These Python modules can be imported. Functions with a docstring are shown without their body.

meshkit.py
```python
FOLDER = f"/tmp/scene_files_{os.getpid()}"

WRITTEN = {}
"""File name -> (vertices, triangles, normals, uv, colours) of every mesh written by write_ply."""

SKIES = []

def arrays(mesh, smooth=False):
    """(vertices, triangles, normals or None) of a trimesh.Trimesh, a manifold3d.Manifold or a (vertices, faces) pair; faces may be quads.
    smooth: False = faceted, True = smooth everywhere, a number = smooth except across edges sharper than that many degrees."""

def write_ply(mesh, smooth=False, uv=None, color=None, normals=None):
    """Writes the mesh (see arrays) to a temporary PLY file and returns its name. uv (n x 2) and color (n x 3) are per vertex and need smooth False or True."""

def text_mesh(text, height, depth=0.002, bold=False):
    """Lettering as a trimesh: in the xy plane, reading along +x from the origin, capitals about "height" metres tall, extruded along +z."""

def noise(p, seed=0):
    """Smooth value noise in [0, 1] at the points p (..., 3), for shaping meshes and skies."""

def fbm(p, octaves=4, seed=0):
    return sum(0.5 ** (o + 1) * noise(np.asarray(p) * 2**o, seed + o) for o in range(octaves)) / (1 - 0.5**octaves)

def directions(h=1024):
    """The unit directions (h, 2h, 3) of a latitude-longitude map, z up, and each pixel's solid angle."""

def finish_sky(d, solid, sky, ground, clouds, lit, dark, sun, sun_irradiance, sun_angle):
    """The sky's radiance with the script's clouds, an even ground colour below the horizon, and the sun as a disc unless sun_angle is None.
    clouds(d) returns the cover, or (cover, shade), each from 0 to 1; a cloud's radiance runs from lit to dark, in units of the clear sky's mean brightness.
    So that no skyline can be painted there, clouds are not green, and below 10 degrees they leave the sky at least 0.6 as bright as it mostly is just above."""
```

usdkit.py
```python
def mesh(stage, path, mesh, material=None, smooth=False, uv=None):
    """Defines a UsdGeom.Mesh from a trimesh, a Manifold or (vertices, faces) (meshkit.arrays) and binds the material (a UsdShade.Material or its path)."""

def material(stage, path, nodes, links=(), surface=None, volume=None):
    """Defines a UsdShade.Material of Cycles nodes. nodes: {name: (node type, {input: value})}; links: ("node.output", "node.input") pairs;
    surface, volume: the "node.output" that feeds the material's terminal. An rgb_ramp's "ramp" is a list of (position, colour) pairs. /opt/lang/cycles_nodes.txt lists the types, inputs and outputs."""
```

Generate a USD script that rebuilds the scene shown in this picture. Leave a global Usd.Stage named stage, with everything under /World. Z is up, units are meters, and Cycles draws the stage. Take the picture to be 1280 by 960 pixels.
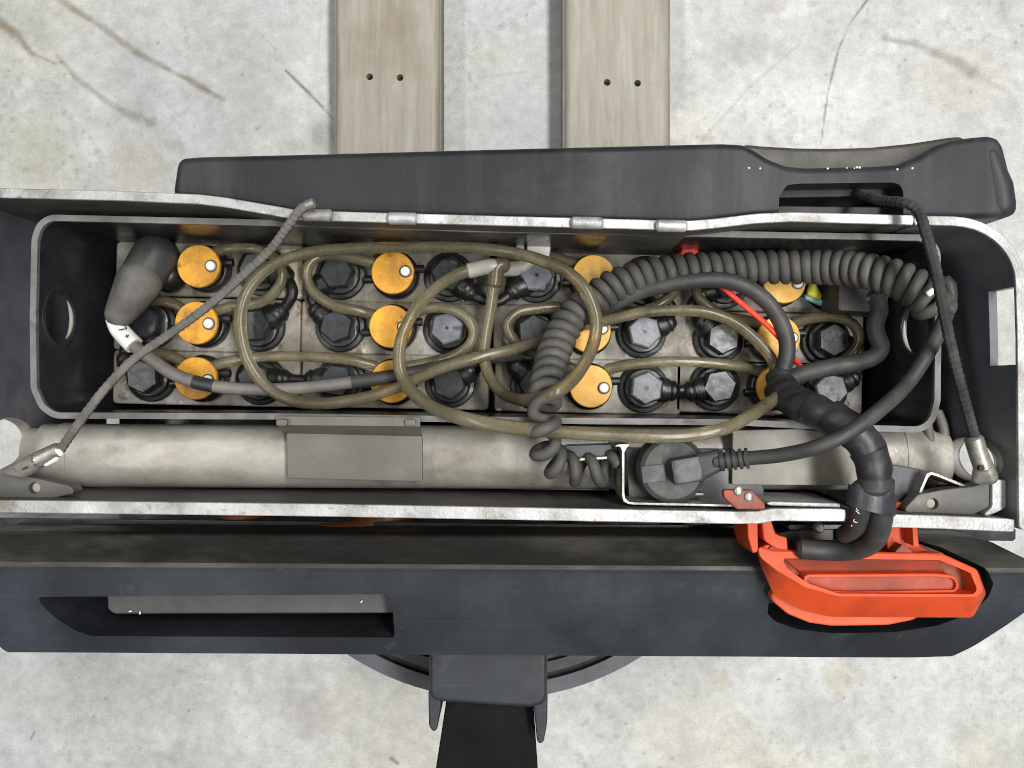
import math, random
import numpy as np, trimesh, manifold3d as m3
from shapely.geometry import Polygon, LineString
from pxr import Usd, UsdGeom, UsdLux, UsdShade, Gf, Sdf, Vt
import usdkit, meshkit

stage = Usd.Stage.CreateInMemory()
UsdGeom.SetStageUpAxis(stage, 'Z'); UsdGeom.SetStageMetersPerUnit(stage, 1.0)
UsdGeom.Xform.Define(stage, '/World')
random.seed(7); rng = np.random.default_rng(7)

# ------------------------------------------------------------------ camera, light, exposure
CAMZ, FPX = 1.31, 1000.0            # camera height; focal length in photograph pixels (1280 wide)
cam = UsdGeom.Camera.Define(stage, '/World/camera')
cam.AddTranslateOp().Set((0, 0, CAMZ))
cam.CreateHorizontalApertureAttr(36.0); cam.CreateFocalLengthAttr(36.0 * FPX / 1280)
cam.CreateClippingRangeAttr((0.02, 100)); cam.CreateExposureAttr(0.0)
LAMPS = [  # name, position, width, length, yaw, radiance, colour
    ('lamp_row_right', (0.95, 0.1, 3.4), 0.35, 3.2, 4, 41.0, (1.0, 0.985, 0.95)),
    ('lamp_row_left', (-1.5, 0.1, 3.4), 0.25, 3.0, 4, 17.5, (1.0, 0.985, 0.95)),
    ('ceiling_fill', (0.0, -0.2, 5.0), 8.0, 8.0, 0, 0.44, (0.93, 0.97, 1.0)),  # added fill light standing in for light bounced off the ceiling
]
for n, p, w, l, yaw, rad, col in LAMPS:
    L = UsdLux.RectLight.Define(stage, '/World/' + n)
    L.AddTranslateOp().Set(p); L.AddRotateZOp().Set(yaw)
    L.CreateWidthAttr(w); L.CreateHeightAttr(l); L.CreateIntensityAttr(rad); L.CreateColorAttr(Gf.Vec3f(*col))

# ------------------------------------------------------------------ helpers
def P(px, py, z):
    """the world point at height z that the photograph shows at px, py"""
    d = CAMZ - z
    return np.array([(px - 640) * d / FPX, (480 - py) * d / FPX, z])
def P2(pts, z): return [tuple(P(x, y, z)[:2]) for x, y in pts]

used = {}
def numbered(parent, name):
    k = (parent, name); n = used.get(k, 0); used[k] = n + 1
    return f'{parent}/{name}' + (f'_{n:03d}' if n else '')
def thing(name, label, cat, group=None, loc=(0, 0, 0)):
    x = UsdGeom.Xform.Define(stage, numbered('/World', name)); x.AddTranslateOp().Set(tuple(float(c) for c in loc))
    p = x.GetPrim(); p.SetCustomDataByKey('label', label); p.SetCustomDataByKey('category', cat)
    if group: p.SetCustomDataByKey('group', group)
    p_loc[str(p.GetPath())] = np.array(loc, float)
    return p
p_loc = {}
def part(name, mesh, m, parent, smooth=35, label=None):
    """one mesh, given in world coordinates, as a child of a thing (or of a part)"""
    path = numbered(str(parent.GetPath()), name)
    root = '/'.join(path.split('/')[:3]); off = p_loc.get(root, np.zeros(3))
    if hasattr(mesh, 'to_mesh'):
        k = mesh.to_mesh(); mesh = trimesh.Trimesh(k.vert_properties[:, :3], k.tri_verts, process=True)
    mesh = mesh.copy(); mesh.apply_translation(-off)
    g = usdkit.mesh(stage, path, mesh, M[m], smooth=smooth).GetPrim()
    if label: g.SetCustomDataByKey('label', label)
    return g
def single(name, mesh, m, label=None, cat=None, group=None, kind=None, smooth=35):
    p = usdkit.mesh(stage, numbered('/World', name), mesh, M[m], smooth=smooth).GetPrim()
    for k, v in (('label', label), ('category', cat), ('group', group), ('kind', kind)):
        if v: p.SetCustomDataByKey(k, v)
    return p
cat = trimesh.util.concatenate
def T(m):
    if hasattr(m, 'to_mesh'):
        k = m.to_mesh(); return trimesh.Trimesh(k.vert_properties[:, :3], k.tri_verts, process=True)
    return m
def MF(t):
    t = t.copy(); t.merge_vertices()
    return m3.Manifold(m3.Mesh(np.asarray(t.vertices, np.float32), np.asarray(t.faces, np.uint32)))

def round_pts(pts, r, step=0.003):
    g = Polygon(pts)
    if r > 0:
        q = g.buffer(-r, 12).buffer(2 * r, 12).buffer(-r, 12); g = g if q.is_empty or q.area < .6 * g.area else q
    if g.geom_type != 'Polygon': g = max(g.geoms, key=lambda q: q.area)
    ring = g.exterior if g.exterior.is_ccw else LineString(list(g.exterior.coords)[::-1])
    L = ring.length; n = max(8, int(L / step))
    if r <= 0: return np.array(ring.coords)[:-1]
    return np.array([ring.interpolate(i * L / n).coords[0] for i in range(n)])
def loft(rings, cap0=True, cap1=True):
    """closed rings (n x 3, counter-clockwise seen from above, bottom first) skinned together"""
    n = len(rings[0]); v = np.vstack(rings); f = []
    i = np.arange(n); j = (i + 1) % n
    for k in range(len(rings) - 1):
        a, b = k * n, (k + 1) * n
        f.append(np.stack([a + i, a + j, b + j], 1)); f.append(np.stack([a + i, b + j, b + i], 1))
    if cap1: f.append(np.asarray(m3.triangulate([rings[-1][:, :2].astype(np.float64)])) + (len(rings) - 1) * n)
    if cap0: f.append(np.asarray(m3.triangulate([rings[0][:, :2].astype(np.float64)]))[:, ::-1])
    return trimesh.Trimesh(v, np.vstack(f), process=False)
def inset(p, d):
    e = np.roll(p, -1, 0) - np.roll(p, 1, 0); e /= np.maximum(np.linalg.norm(e, axis=1, keepdims=True), 1e-9)
    return p + d * np.stack([-e[:, 1], e[:, 0]], 1)
def slab(pts, z0, z1, r=0.002, bev=0.001, step=0.003, steps=4):
    """a plate of outline pts (world) from z0 to z1 with a rounded upper edge"""
    p = round_pts(pts, r, step); w = lambda q, z: np.column_stack([q, np.full(len(q), z)])
    rings = [w(p, z0)]
    if bev > 0:
        for k in range(steps + 1):
            a = k / steps * math.pi / 2
            rings.append(w(inset(p, bev * (1 - math.cos(a))), z1 - bev + bev * math.sin(a)))
    else: rings.append(w(p, z1))
    return loft(rings)
def prism(pts, z0, z1):
    return slab(pts, z0, z1, 0, 0)
def wall(path_px, zt, zb, th, bev=0.0008):
    """an upright plate of thickness th that follows a path; its top is at zt"""
    g = LineString(P2(path_px, zt)).buffer(th / 2, cap_style=2, join_style=1)
    return slab(list(g.exterior.coords)[:-1], zb, zt, min(0.0012, th * .4), min(bev, th * .3), 0.004)
def spline(pts, step=0.003):
    p = np.array(pts, float)
    if len(p) == 2: q = p
    else:
        e = np.vstack([2 * p[0] - p[1], p, 2 * p[-1] - p[-2]]); q = []
        for k in range(1, len(e) - 2):
            t = np.linspace(0, 1, 16, endpoint=False)[:, None]
            a, b, c, d = e[k - 1], e[k], e[k + 1], e[k + 2]
            q.append(0.5 * (2 * b + (c - a) * t + (2 * a - 5 * b + 4 * c - d) * t**2 + (3 * b - a - 3 * c + d) * t**3))
        q = np.vstack(q + [p[-1:]])
    s = np.r_[0, np.cumsum(np.linalg.norm(np.diff(q, axis=0), axis=1))]
    n = max(2, int(s[-1] / step) + 1); u = np.linspace(0, s[-1], n)
    return np.stack([np.interp(u, s, q[:, k]) for k in range(3)], 1)
def frames(p):
    t = np.gradient(p, axis=0); t /= np.linalg.norm(t, axis=1, keepdims=True)
    a = np.zeros_like(t); x = np.array([0, 0, 1.0]) if abs(t[0, 2]) < .9 else np.array([1.0, 0, 0])
    for k in range(len(p)):
        x = x - t[k] * (x @ t[k]); x /= np.linalg.norm(x); a[k] = x
    return t, a, np.cross(t, a)
def tube(p, r, n=12, mod=None, round_end=True):
    """a round bar along world points p; r a number or one per point"""
    t, a, b = frames(p); r = np.broadcast_to(np.asarray(r, float), (len(p),)).copy()
    if round_end:
        q0, q1 = p[0] - t[0] * r[0] * .35, p[-1] + t[-1] * r[-1] * .35
        p = np.vstack([q0, p, q1]); a = np.vstack([a[:1], a, a[-1:]]); b = np.vstack([b[:1], b, b[-1:]])
        r = np.r_[r[0] * .7, r, r[-1] * .7]
    th = np.linspace(0, 2 * np.pi, n, endpoint=False)
    R = r[:, None] * np.ones(n)
    if mod is not None: R = R * mod(np.r_[0, np.cumsum(np.linalg.norm(np.diff(p, axis=0), axis=1))][:, None], th[None])
    v = (p[:, None] + R[..., None] * (np.cos(th)[None, :, None] * a[:, None] + np.sin(th)[None, :, None] * b[:, None])).reshape(-1, 3)
    m = len(p); i = np.arange(n); j = (i + 1) % n; f = []
    for k in range(m - 1):
        A, B = k * n, (k + 1) * n
        f.append(np.stack([A + i, A + j, B + j], 1)); f.append(np.stack([A + i, B + j, B + i], 1))
    v = np.vstack([v, p[0], p[-1]]); c0, c1 = len(v) - 2, len(v) - 1
    f.append(np.stack([np.full(n, c0), j, i], 1)); f.append(np.stack([np.full(n, c1), (m - 1) * n + i, (m - 1) * n + j], 1))
    return trimesh.Trimesh(v, np.vstack(f), process=False)
def pxtube(pts, r, n=12, step=0.003, **k):
    return tube(spline([P(*q) for q in pts], step), r, n, **k)
def lathe(profile, n=36, at=(0, 0, 0)):
    """profile: (radius, z) from the bottom up"""
    th = np.linspace(0, 2 * np.pi, n, endpoint=False)
    rings = [np.column_stack([r * np.cos(th), r * np.sin(th), np.full(n, z)]) for r, z in profile]
    m = loft(rings); m.apply_translation(at); return m
def hullsp(items, seg=20):
    return T(m3.Manifold.batch_hull([m3.Manifold.sphere(r, seg).translate(tuple(c)) for c, r in items]))
def box(cx, cy, cz, sx, sy, sz, rz=0, b=0.001):
    h = [(-sx / 2, -sy / 2), (sx / 2, -sy / 2), (sx / 2, sy / 2), (-sx / 2, sy / 2)]
    m = slab(h, -sz / 2, sz / 2, b, b, 0.002, 2)
    m.apply_transform(trimesh.transformations.rotation_matrix(rz, [0, 0, 1])); m.apply_translation((cx, cy, cz)); return m
def cyl_between(a, b, r, n=24):
    return tube(np.array([a, b], float), r, n, round_end=False)

# ------------------------------------------------------------------ materials
M = {}
def mat(name, stops, scale=8, stretch=(1, 1, 1), rough=(.4, .6), metal=0, bump=0, bscale=200, spots=None, detail=6, spec=.5, extra=None, rot=0, coat=0, streak=None):
    """noise-mottled principled surface. stops: ramp of the base colour over the noise; spots: (colour, scale, low, high, amount); streak: (colour, stretch, scale, low, high, amount)"""
    n = {'g': ('geometry', {}), 'mp': ('mapping', {'scale': stretch, 'rotation': (0, 0, rot)}),
         'n1': ('noise_texture', {'scale': scale, 'detail': detail, 'roughness': .62}),
         'r1': ('rgb_ramp', {'ramp': [(.28 + .44 * t, c) for t, c in stops]}),
         'n2': ('noise_texture', {'scale': scale * 3.1, 'detail': 5, 'roughness': .6}),
         'rr': ('map_range', {'from_min': .3, 'from_max': .7, 'to_min': rough[0], 'to_max': rough[1], 'clamp': True}),
         'p': ('principled_bsdf', {'metallic': metal, 'specular_ior_level': spec, 'coat_weight': coat, **(extra or {})})}
    l = [('g.position', 'mp.vector'), ('mp.vector', 'n1.vector'), ('n1.fac', 'r1.fac'), ('mp.vector', 'n2.vector'), ('n2.fac', 'rr.value'), ('rr.result', 'p.roughness')]
    col = 'r1.color'
    for i, s in enumerate(spots or []):
        c, sc, lo, hi, amt = s
        n[f's{i}'] = ('noise_texture', {'scale': sc, 'detail': 5, 'roughness': .65})
        n[f'sr{i}'] = ('map_range', {'from_min': lo, 'from_max': hi, 'to_min': 0, 'to_max': amt, 'clamp': True})
        n[f'sm{i}'] = ('mix', {'mix_type': 'mix', 'color2': c})
        l += [('g.position', f's{i}.vector'), (f's{i}.fac', f'sr{i}.value'), (f'sr{i}.result', f'sm{i}.fac'), (col, f'sm{i}.color1')]
        col = f'sm{i}.color'
    if streak:
        c, st, sc, lo, hi, amt = streak
        n['tm'] = ('mapping', {'scale': st}); n['t'] = ('noise_texture', {'scale': sc, 'detail': 4, 'roughness': .6})
        n['tr'] = ('map_range', {'from_min': lo, 'from_max': hi, 'to_min': 0, 'to_max': amt, 'clamp': True}); n['tx'] = ('mix', {'mix_type': 'mix', 'color2': c})
        l += [('g.position', 'tm.vector'), ('tm.vector', 't.vector'), ('t.fac', 'tr.value'), ('tr.result', 'tx.fac'), (col, 'tx.color1')]
        col = 'tx.color'
    l.append((col, 'p.base_color'))
    if bump:
        n['bn'] = ('noise_texture', {'scale': bscale, 'detail': 3}); n['b'] = ('bump', {'strength': 1.0, 'distance': bump})
        l += [('g.position', 'bn.vector'), ('bn.fac', 'b.height'), ('b.normal', 'p.normal')]
    M[name] = usdkit.material(stage, '/World/Looks/' + name, n, l, surface='p.BSDF')
def grey(v, tint=(1, 1, 1)): return tuple(v * t for t in tint)
BL = (.92, .98, 1.12); BR = (1.1, 1.0, .85)
mat('lid_plastic', [(0, grey(.012, BL)), (.55, grey(.020, BL)), (1, grey(.034, BL))], 7, (1, .35, 1), (.38, .58), spec=.24, bump=.00005, bscale=900, streak=(grey(.058, (1, 1, 1.05)), (1, .09, .1), 24, .48, .66, .45), spots=[(grey(.07, BR), 13, .56, .78, .35), (grey(.16), 240, .68, .76, .5)])
mat('cover_plastic', [(0, grey(.017, BL)), (.5, grey(.032, (.88, .99, 1.18))), (1, grey(.054, (.88, .98, 1.16)))], 6, spec=.3, rough=(.38, .56), bump=.00006, bscale=1100, streak=(grey(.085), (.10, 6, 1), 55, .60, .78, .25), spots=[(grey(.07, (.85, .98, 1.25)), 7, .5, .75, .6), (grey(.14), 22, .62, .8, .35), (grey(.16), 160, .70, .8, .3)])
mat('ledge_grime_shade', [(0, grey(.014)), (.5, grey(.024, (1.06, 1, .88))), (1, grey(.085, (1.08, 1, .84)))], 16, (.45, 1.5, 1), (.4, .75), bump=.0002, bscale=500)  # grime, darkened further to paint the shade on the ledge
mat('scoop_plastic', [(0, grey(.030, BR)), (1, grey(.055, BR))], 20, rough=(.45, .65), bump=.0002, bscale=900)
mat('black_paint', [(0, grey(.022, BL)), (.5, grey(.036, BL)), (1, grey(.058, (.95, 1, 1.08)))], 10, rough=(.28, .5), spots=[(grey(.10, BR), 25, .6, .8, .5)], bump=.0001, bscale=700)
mat('side_paint_lit', [(0, grey(.07, BL)), (.5, grey(.12, BL)), (1, grey(.18))], 9, rough=(.3, .5), spots=[(grey(.03), 22, .55, .75, .7)])  # wall paint lightened to stand in for light on the side plates
mat('wall_paint', [(0, grey(.045)), (.5, grey(.075, (1.05, 1, .93))), (1, grey(.12, BR))], 14, rough=(.4, .65), spots=[(grey(.26, BR), 30, .62, .8, .5)], bump=.0001, bscale=700)
mat('tray_black', [(0, grey(.012, BL)), (.5, grey(.020, BL)), (1, grey(.038, BL))], 12, rough=(.16, .4), spots=[(grey(.18, BR), 90, .70, .8, .5)])
mat('tray_rim', [(0, grey(.05)), (.5, grey(.11, (1.02, 1, .95))), (1, grey(.20))], 25, rough=(.35, .6), spots=[(grey(.04), 30, .55, .68, .9)])
mat('bare_steel', [(0, grey(.17, BR)), (.4, grey(.34)), (1, grey(.54))], 30, rough=(.38, .62), metal=.35, bump=.0004, bscale=420, spots=[(grey(.12, BR), 26, .57, .67, .7), (grey(.13, (1.15, 1, .8)), 110, .60, .70, .75)])
mat('zinc_steel', [(0, grey(.16, (1.05, 1, .86))), (1, grey(.44, (1.03, 1, .9)))], 60, rough=(.3, .5), metal=.6, bump=.0002, bscale=400)
mat('tube_grey', [(0, grey(.13, (1.12, 1, .78))), (.45, grey(.32, (1.05, 1, .88))), (1, grey(.52, (1.03, 1, .93)))], 12, (.6, 1, 1), rough=(.28, .5), spots=[(grey(.10, (1.2, 1, .7)), 14, .58, .72, .6), ((.16, .08, .04), 45, .70, .78, .8), (grey(.05), 130, .70, .76, .8)], bump=.0002, bscale=300, metal=.15)
mat('plate_tan', [(0, grey(.13, (1.1, 1, .8))), (.5, grey(.19, (1.08, 1, .83))), (1, grey(.26, (1.05, 1, .87)))], 12, rough=(.4, .6), spots=[(grey(.10, BR), 14, .56, .7, .5), (grey(.42, BR), 130, .7, .76, .8)], bump=.00015, bscale=400)
mat('bracket_paint', [(0, grey(.065, (1.1, 1, .82))), (.5, grey(.10, (1.08, 1, .85))), (1, grey(.145, (1.05, 1, .9)))], 12, rough=(.4, .6), spots=[((.10, .06, .03), 50, .68, .76, .9), (grey(.42, BR), 130, .7, .76, .8)], bump=.00015, bscale=400)
mat('cell_plastic', [(0, grey(.075, (1.14, 1, .72))), (.4, grey(.19, (1.08, 1, .8))), (1, grey(.46, (1.03, 1, .9)))], 19, rough=(.35, .7), spots=[(grey(.045, (1.2, 1, .66)), 24, .48, .66, .9), (grey(.64), 60, .62, .72, .6), ((.10, .055, .025), 70, .56, .68, .85)], bump=.0003, bscale=260)
mat('cap_yellow', [(0, (.46, .19, .010)), (.5, (.66, .31, .012)), (1, (.76, .39, .025))], 45, rough=(.4, .65), spots=[((.11, .045, .01), 110, .57, .69, .85), ((.26, .11, .012), 30, .48, .66, .75)], bump=.0001, bscale=500)
mat('cap_pale', [(0, (.52, .26, .03)), (.5, (.68, .36, .045)), (1, (.78, .46, .09))], 45, rough=(.4, .6), spots=[((.22, .09, .02), 130, .62, .72, .6), ((.40, .18, .02), 26, .54, .70, .5)], bump=.0001, bscale=500)  # lighter yellow for the two right columns
mat('terminal_grey', [(0, grey(.05, BL)), (.5, grey(.13, BL)), (1, grey(.20, BL))], 60, rough=(.3, .5), spots=[(grey(.02), 60, .56, .62, .85)], bump=.0001, bscale=500)  # worn grey heads with the lamp reflection put into the colour
mat('white_plastic', [(0, grey(.62, (1.02, 1, .9))), (1, grey(.82))], 60, rough=(.35, .5))
mat('black_rubber', [(0, grey(.006)), (.5, grey(.010)), (1, grey(.024))], 50, rough=(.22, .5), spec=.4, spots=[(grey(.10, BR), 90, .62, .76, .5)], bump=.00012, bscale=600)
mat('terminal_black', [(0, grey(.012, BL)), (.5, grey(.020, BL)), (1, grey(.038, BL))], 50, rough=(.22, .42), spec=.4, spots=[(grey(.10), 34, .60, .66, .7), (grey(.08, BR), 120, .62, .75, .5)], bump=.0001, bscale=500)
mat('coil_rubber', [(0, grey(.040, (1.05, 1, .9))), (.5, grey(.062, (1.04, 1, .9))), (1, grey(.10, (1.06, 1, .86)))], 34, spec=.35, rough=(.5, .75), spots=[(grey(.16, BR), 120, .62, .76, .45)], bump=.00012, bscale=700)
mat('cable_black', [(0, grey(.026)), (.5, grey(.042)), (1, grey(.065, (1.04, 1, .93)))], 40, spec=.35, rough=(.42, .62), bump=.0001, bscale=700, spots=[(grey(.14, BR), 60, .64, .78, .4)])
mat('plug_plastic', [(0, grey(.035, BL)), (1, grey(.06, BL))], 60, rough=(.35, .5), spec=.4)
mat('cable_grey', [(0, grey(.07, BR)), (.5, grey(.13, (1.06, 1, .9))), (1, grey(.2, BR))], 30, rough=(.45, .7), spots=[(grey(.05), 60, .6, .74, .5)], bump=.0001, bscale=600)
mat('tape_black', [(0, grey(.020)), (.5, grey(.030, BL)), (1, grey(.05, BL))], 30, rough=(.3, .48), spec=.4, bump=.00025, bscale=220)
mat('tape_dull', [(0, grey(.014)), (.5, grey(.022)), (1, grey(.04))], 30, rough=(.4, .6), bump=.0002, bscale=220)
mat('rope_grey', [(0, grey(.07, BR)), (.5, grey(.12, (1.05, 1, .9))), (1, grey(.18, BR))], 60, rough=(.8, .95), bump=.0003, bscale=900)
mat('rope_dark', [(0, grey(.018)), (.5, grey(.034)), (1, grey(.07, BR))], 60, rough=(.85, .95), bump=.0004, bscale=900)
mat('boot_rubber', [(0, grey(.022)), (.5, grey(.036)), (1, grey(.06))], 30, rough=(.4, .65), bump=.0001, bscale=500)
mat('boot_dusty', [(0, grey(.020)), (1, grey(.035))], 40, rough=(.6, .85), spots=[(grey(.125, (1.06, 1, .9)), 16, .30, .58, .9)], bump=.0001, bscale=500)
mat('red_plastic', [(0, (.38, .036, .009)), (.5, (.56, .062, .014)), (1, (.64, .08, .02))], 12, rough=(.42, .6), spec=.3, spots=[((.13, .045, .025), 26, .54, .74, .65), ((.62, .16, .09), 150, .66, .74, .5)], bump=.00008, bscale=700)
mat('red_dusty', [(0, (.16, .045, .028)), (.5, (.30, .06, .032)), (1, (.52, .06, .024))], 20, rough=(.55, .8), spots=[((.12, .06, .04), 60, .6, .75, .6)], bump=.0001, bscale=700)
mat('red_pale', [(0, (.60, .085, .03)), (1, (.72, .12, .05))], 14, rough=(.45, .6), spec=.3)
mat('red_wire', [(0, (.70, .03, .015)), (1, (.82, .05, .02))], 40, rough=(.4, .5))
mat('orange_hose', [(0, (.07, .022, .005)), (1, (.16, .05, .01))], 20, rough=(.4, .6))
mat('arm_black', [(0, grey(.006)), (1, grey(.010))], 20, rough=(.6, .8), spec=.08)
mat('skirt_grey', [(0, grey(.05, BL)), (.5, grey(.085, BL)), (1, grey(.13, BL))], 12, rough=(.4, .6))
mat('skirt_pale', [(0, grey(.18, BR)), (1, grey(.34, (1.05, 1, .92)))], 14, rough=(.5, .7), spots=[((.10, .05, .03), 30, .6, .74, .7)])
mat('skirt_mid', [(0, grey(.04)), (1, grey(.085, (1.04, 1, .94)))], 14, rough=(.5, .7), spots=[((.05, .03, .02), 30, .58, .72, .7)])
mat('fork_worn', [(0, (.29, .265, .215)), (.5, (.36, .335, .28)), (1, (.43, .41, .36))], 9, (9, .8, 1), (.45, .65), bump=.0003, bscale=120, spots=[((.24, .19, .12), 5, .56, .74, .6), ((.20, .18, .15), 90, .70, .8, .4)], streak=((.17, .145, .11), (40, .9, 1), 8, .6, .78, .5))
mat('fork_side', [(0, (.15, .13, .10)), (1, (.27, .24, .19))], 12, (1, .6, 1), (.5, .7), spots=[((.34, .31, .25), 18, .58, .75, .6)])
mat('shelf_plastic', [(0, grey(.035)), (1, grey(.065))], 18, rough=(.45, .6), spots=[(grey(.4), 90, .72, .78, .8)])
mat('hole_dark', [(0, grey(.01)), (1, grey(.02))], 30, rough=(.6, .8))
mat('ink', [(0, grey(.015)), (1, grey(.03))], 30, rough=(.5, .7))
mat('scrap_yellow', [(0, (.45, .42, .03)), (1, (.7, .66, .08))], 90, rough=(.5, .7))
mat('scrap_blue', [(0, (.18, .42, .5)), (1, (.35, .62, .7))], 90, rough=(.5, .7))
mat('clear_plastic', [(0, grey(.30, (1.05, 1, .84))), (1, grey(.55, (1.02, 1, .92)))], 50, rough=(.2, .4), extra={'transmission_weight': .25, 'ior': 1.45})
def hose_mat(name, a, b, tr):
    mat(name, [(0, a), (1, b)], 24, rough=(.16, .30), bump=.00010, bscale=160, spots=[((.10, .075, .03), 22, .52, .74, .7)], extra={'transmission_weight': tr, 'ior': 1.38})
hose_mat('hose_olive', (.29, .255, .155), (.45, .41, .285), .75)
hose_mat('hose_dark', (.16, .135, .075), (.29, .25, .155), .65)
# concrete: stains, scuffs and painted light and shade come as vertex colours, the grain is procedural
M['concrete'] = usdkit.material(stage, '/World/Looks/concrete', {
    'a': ('attribute', {'attribute': 'stain_and_light'}), 'g': ('geometry', {}),
    'n1': ('noise_texture', {'scale': 55, 'detail': 8, 'roughness': .7}), 'm1': ('map_range', {'from_min': .3, 'from_max': .7, 'to_min': .84, 'to_max': 1.13, 'clamp': True}),
    'x1': ('mix', {'mix_type': 'multiply', 'fac': 1.0}),
    'n2': ('noise_texture', {'scale': 130, 'detail': 4, 'roughness': .65}), 'm2': ('map_range', {'from_min': .66, 'from_max': .76, 'to_min': 0, 'to_max': .6, 'clamp': True}),
    'x2': ('mix', {'mix_type': 'mix', 'color2': (.17, .16, .15)}),
    'n4': ('noise_texture', {'scale': 330, 'detail': 6, 'roughness': .75}), 'm4': ('map_range', {'from_min': .3, 'from_max': .7, 'to_min': .82, 'to_max': 1.12, 'clamp': True}), 'x4': ('mix', {'mix_type': 'multiply', 'fac': 1.0}),
    'n3': ('noise_texture', {'scale': 260, 'detail': 4}), 'b': ('bump', {'distance': .0004, 'strength': .8}),
    'p': ('principled_bsdf', {'roughness': .5, 'specular_ior_level': .4})},
    [('g.position', 'n1.vector'), ('n1.fac', 'm1.value'), ('a.color', 'x1.color1'), ('m1.result', 'x1.color2'), ('g.position', 'n2.vector'), ('n2.fac', 'm2.value'), ('m2.result', 'x2.fac'),
     ('x1.color', 'x2.color1'), ('x2.color', 'x4.color1'), ('g.position', 'n4.vector'), ('n4.fac', 'm4.value'), ('m4.result', 'x4.color2'), ('x4.color', 'p.base_color'), ('g.position', 'n3.vector'), ('n3.fac', 'b.height'), ('b.normal', 'p.normal')], surface='p.BSDF')

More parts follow.
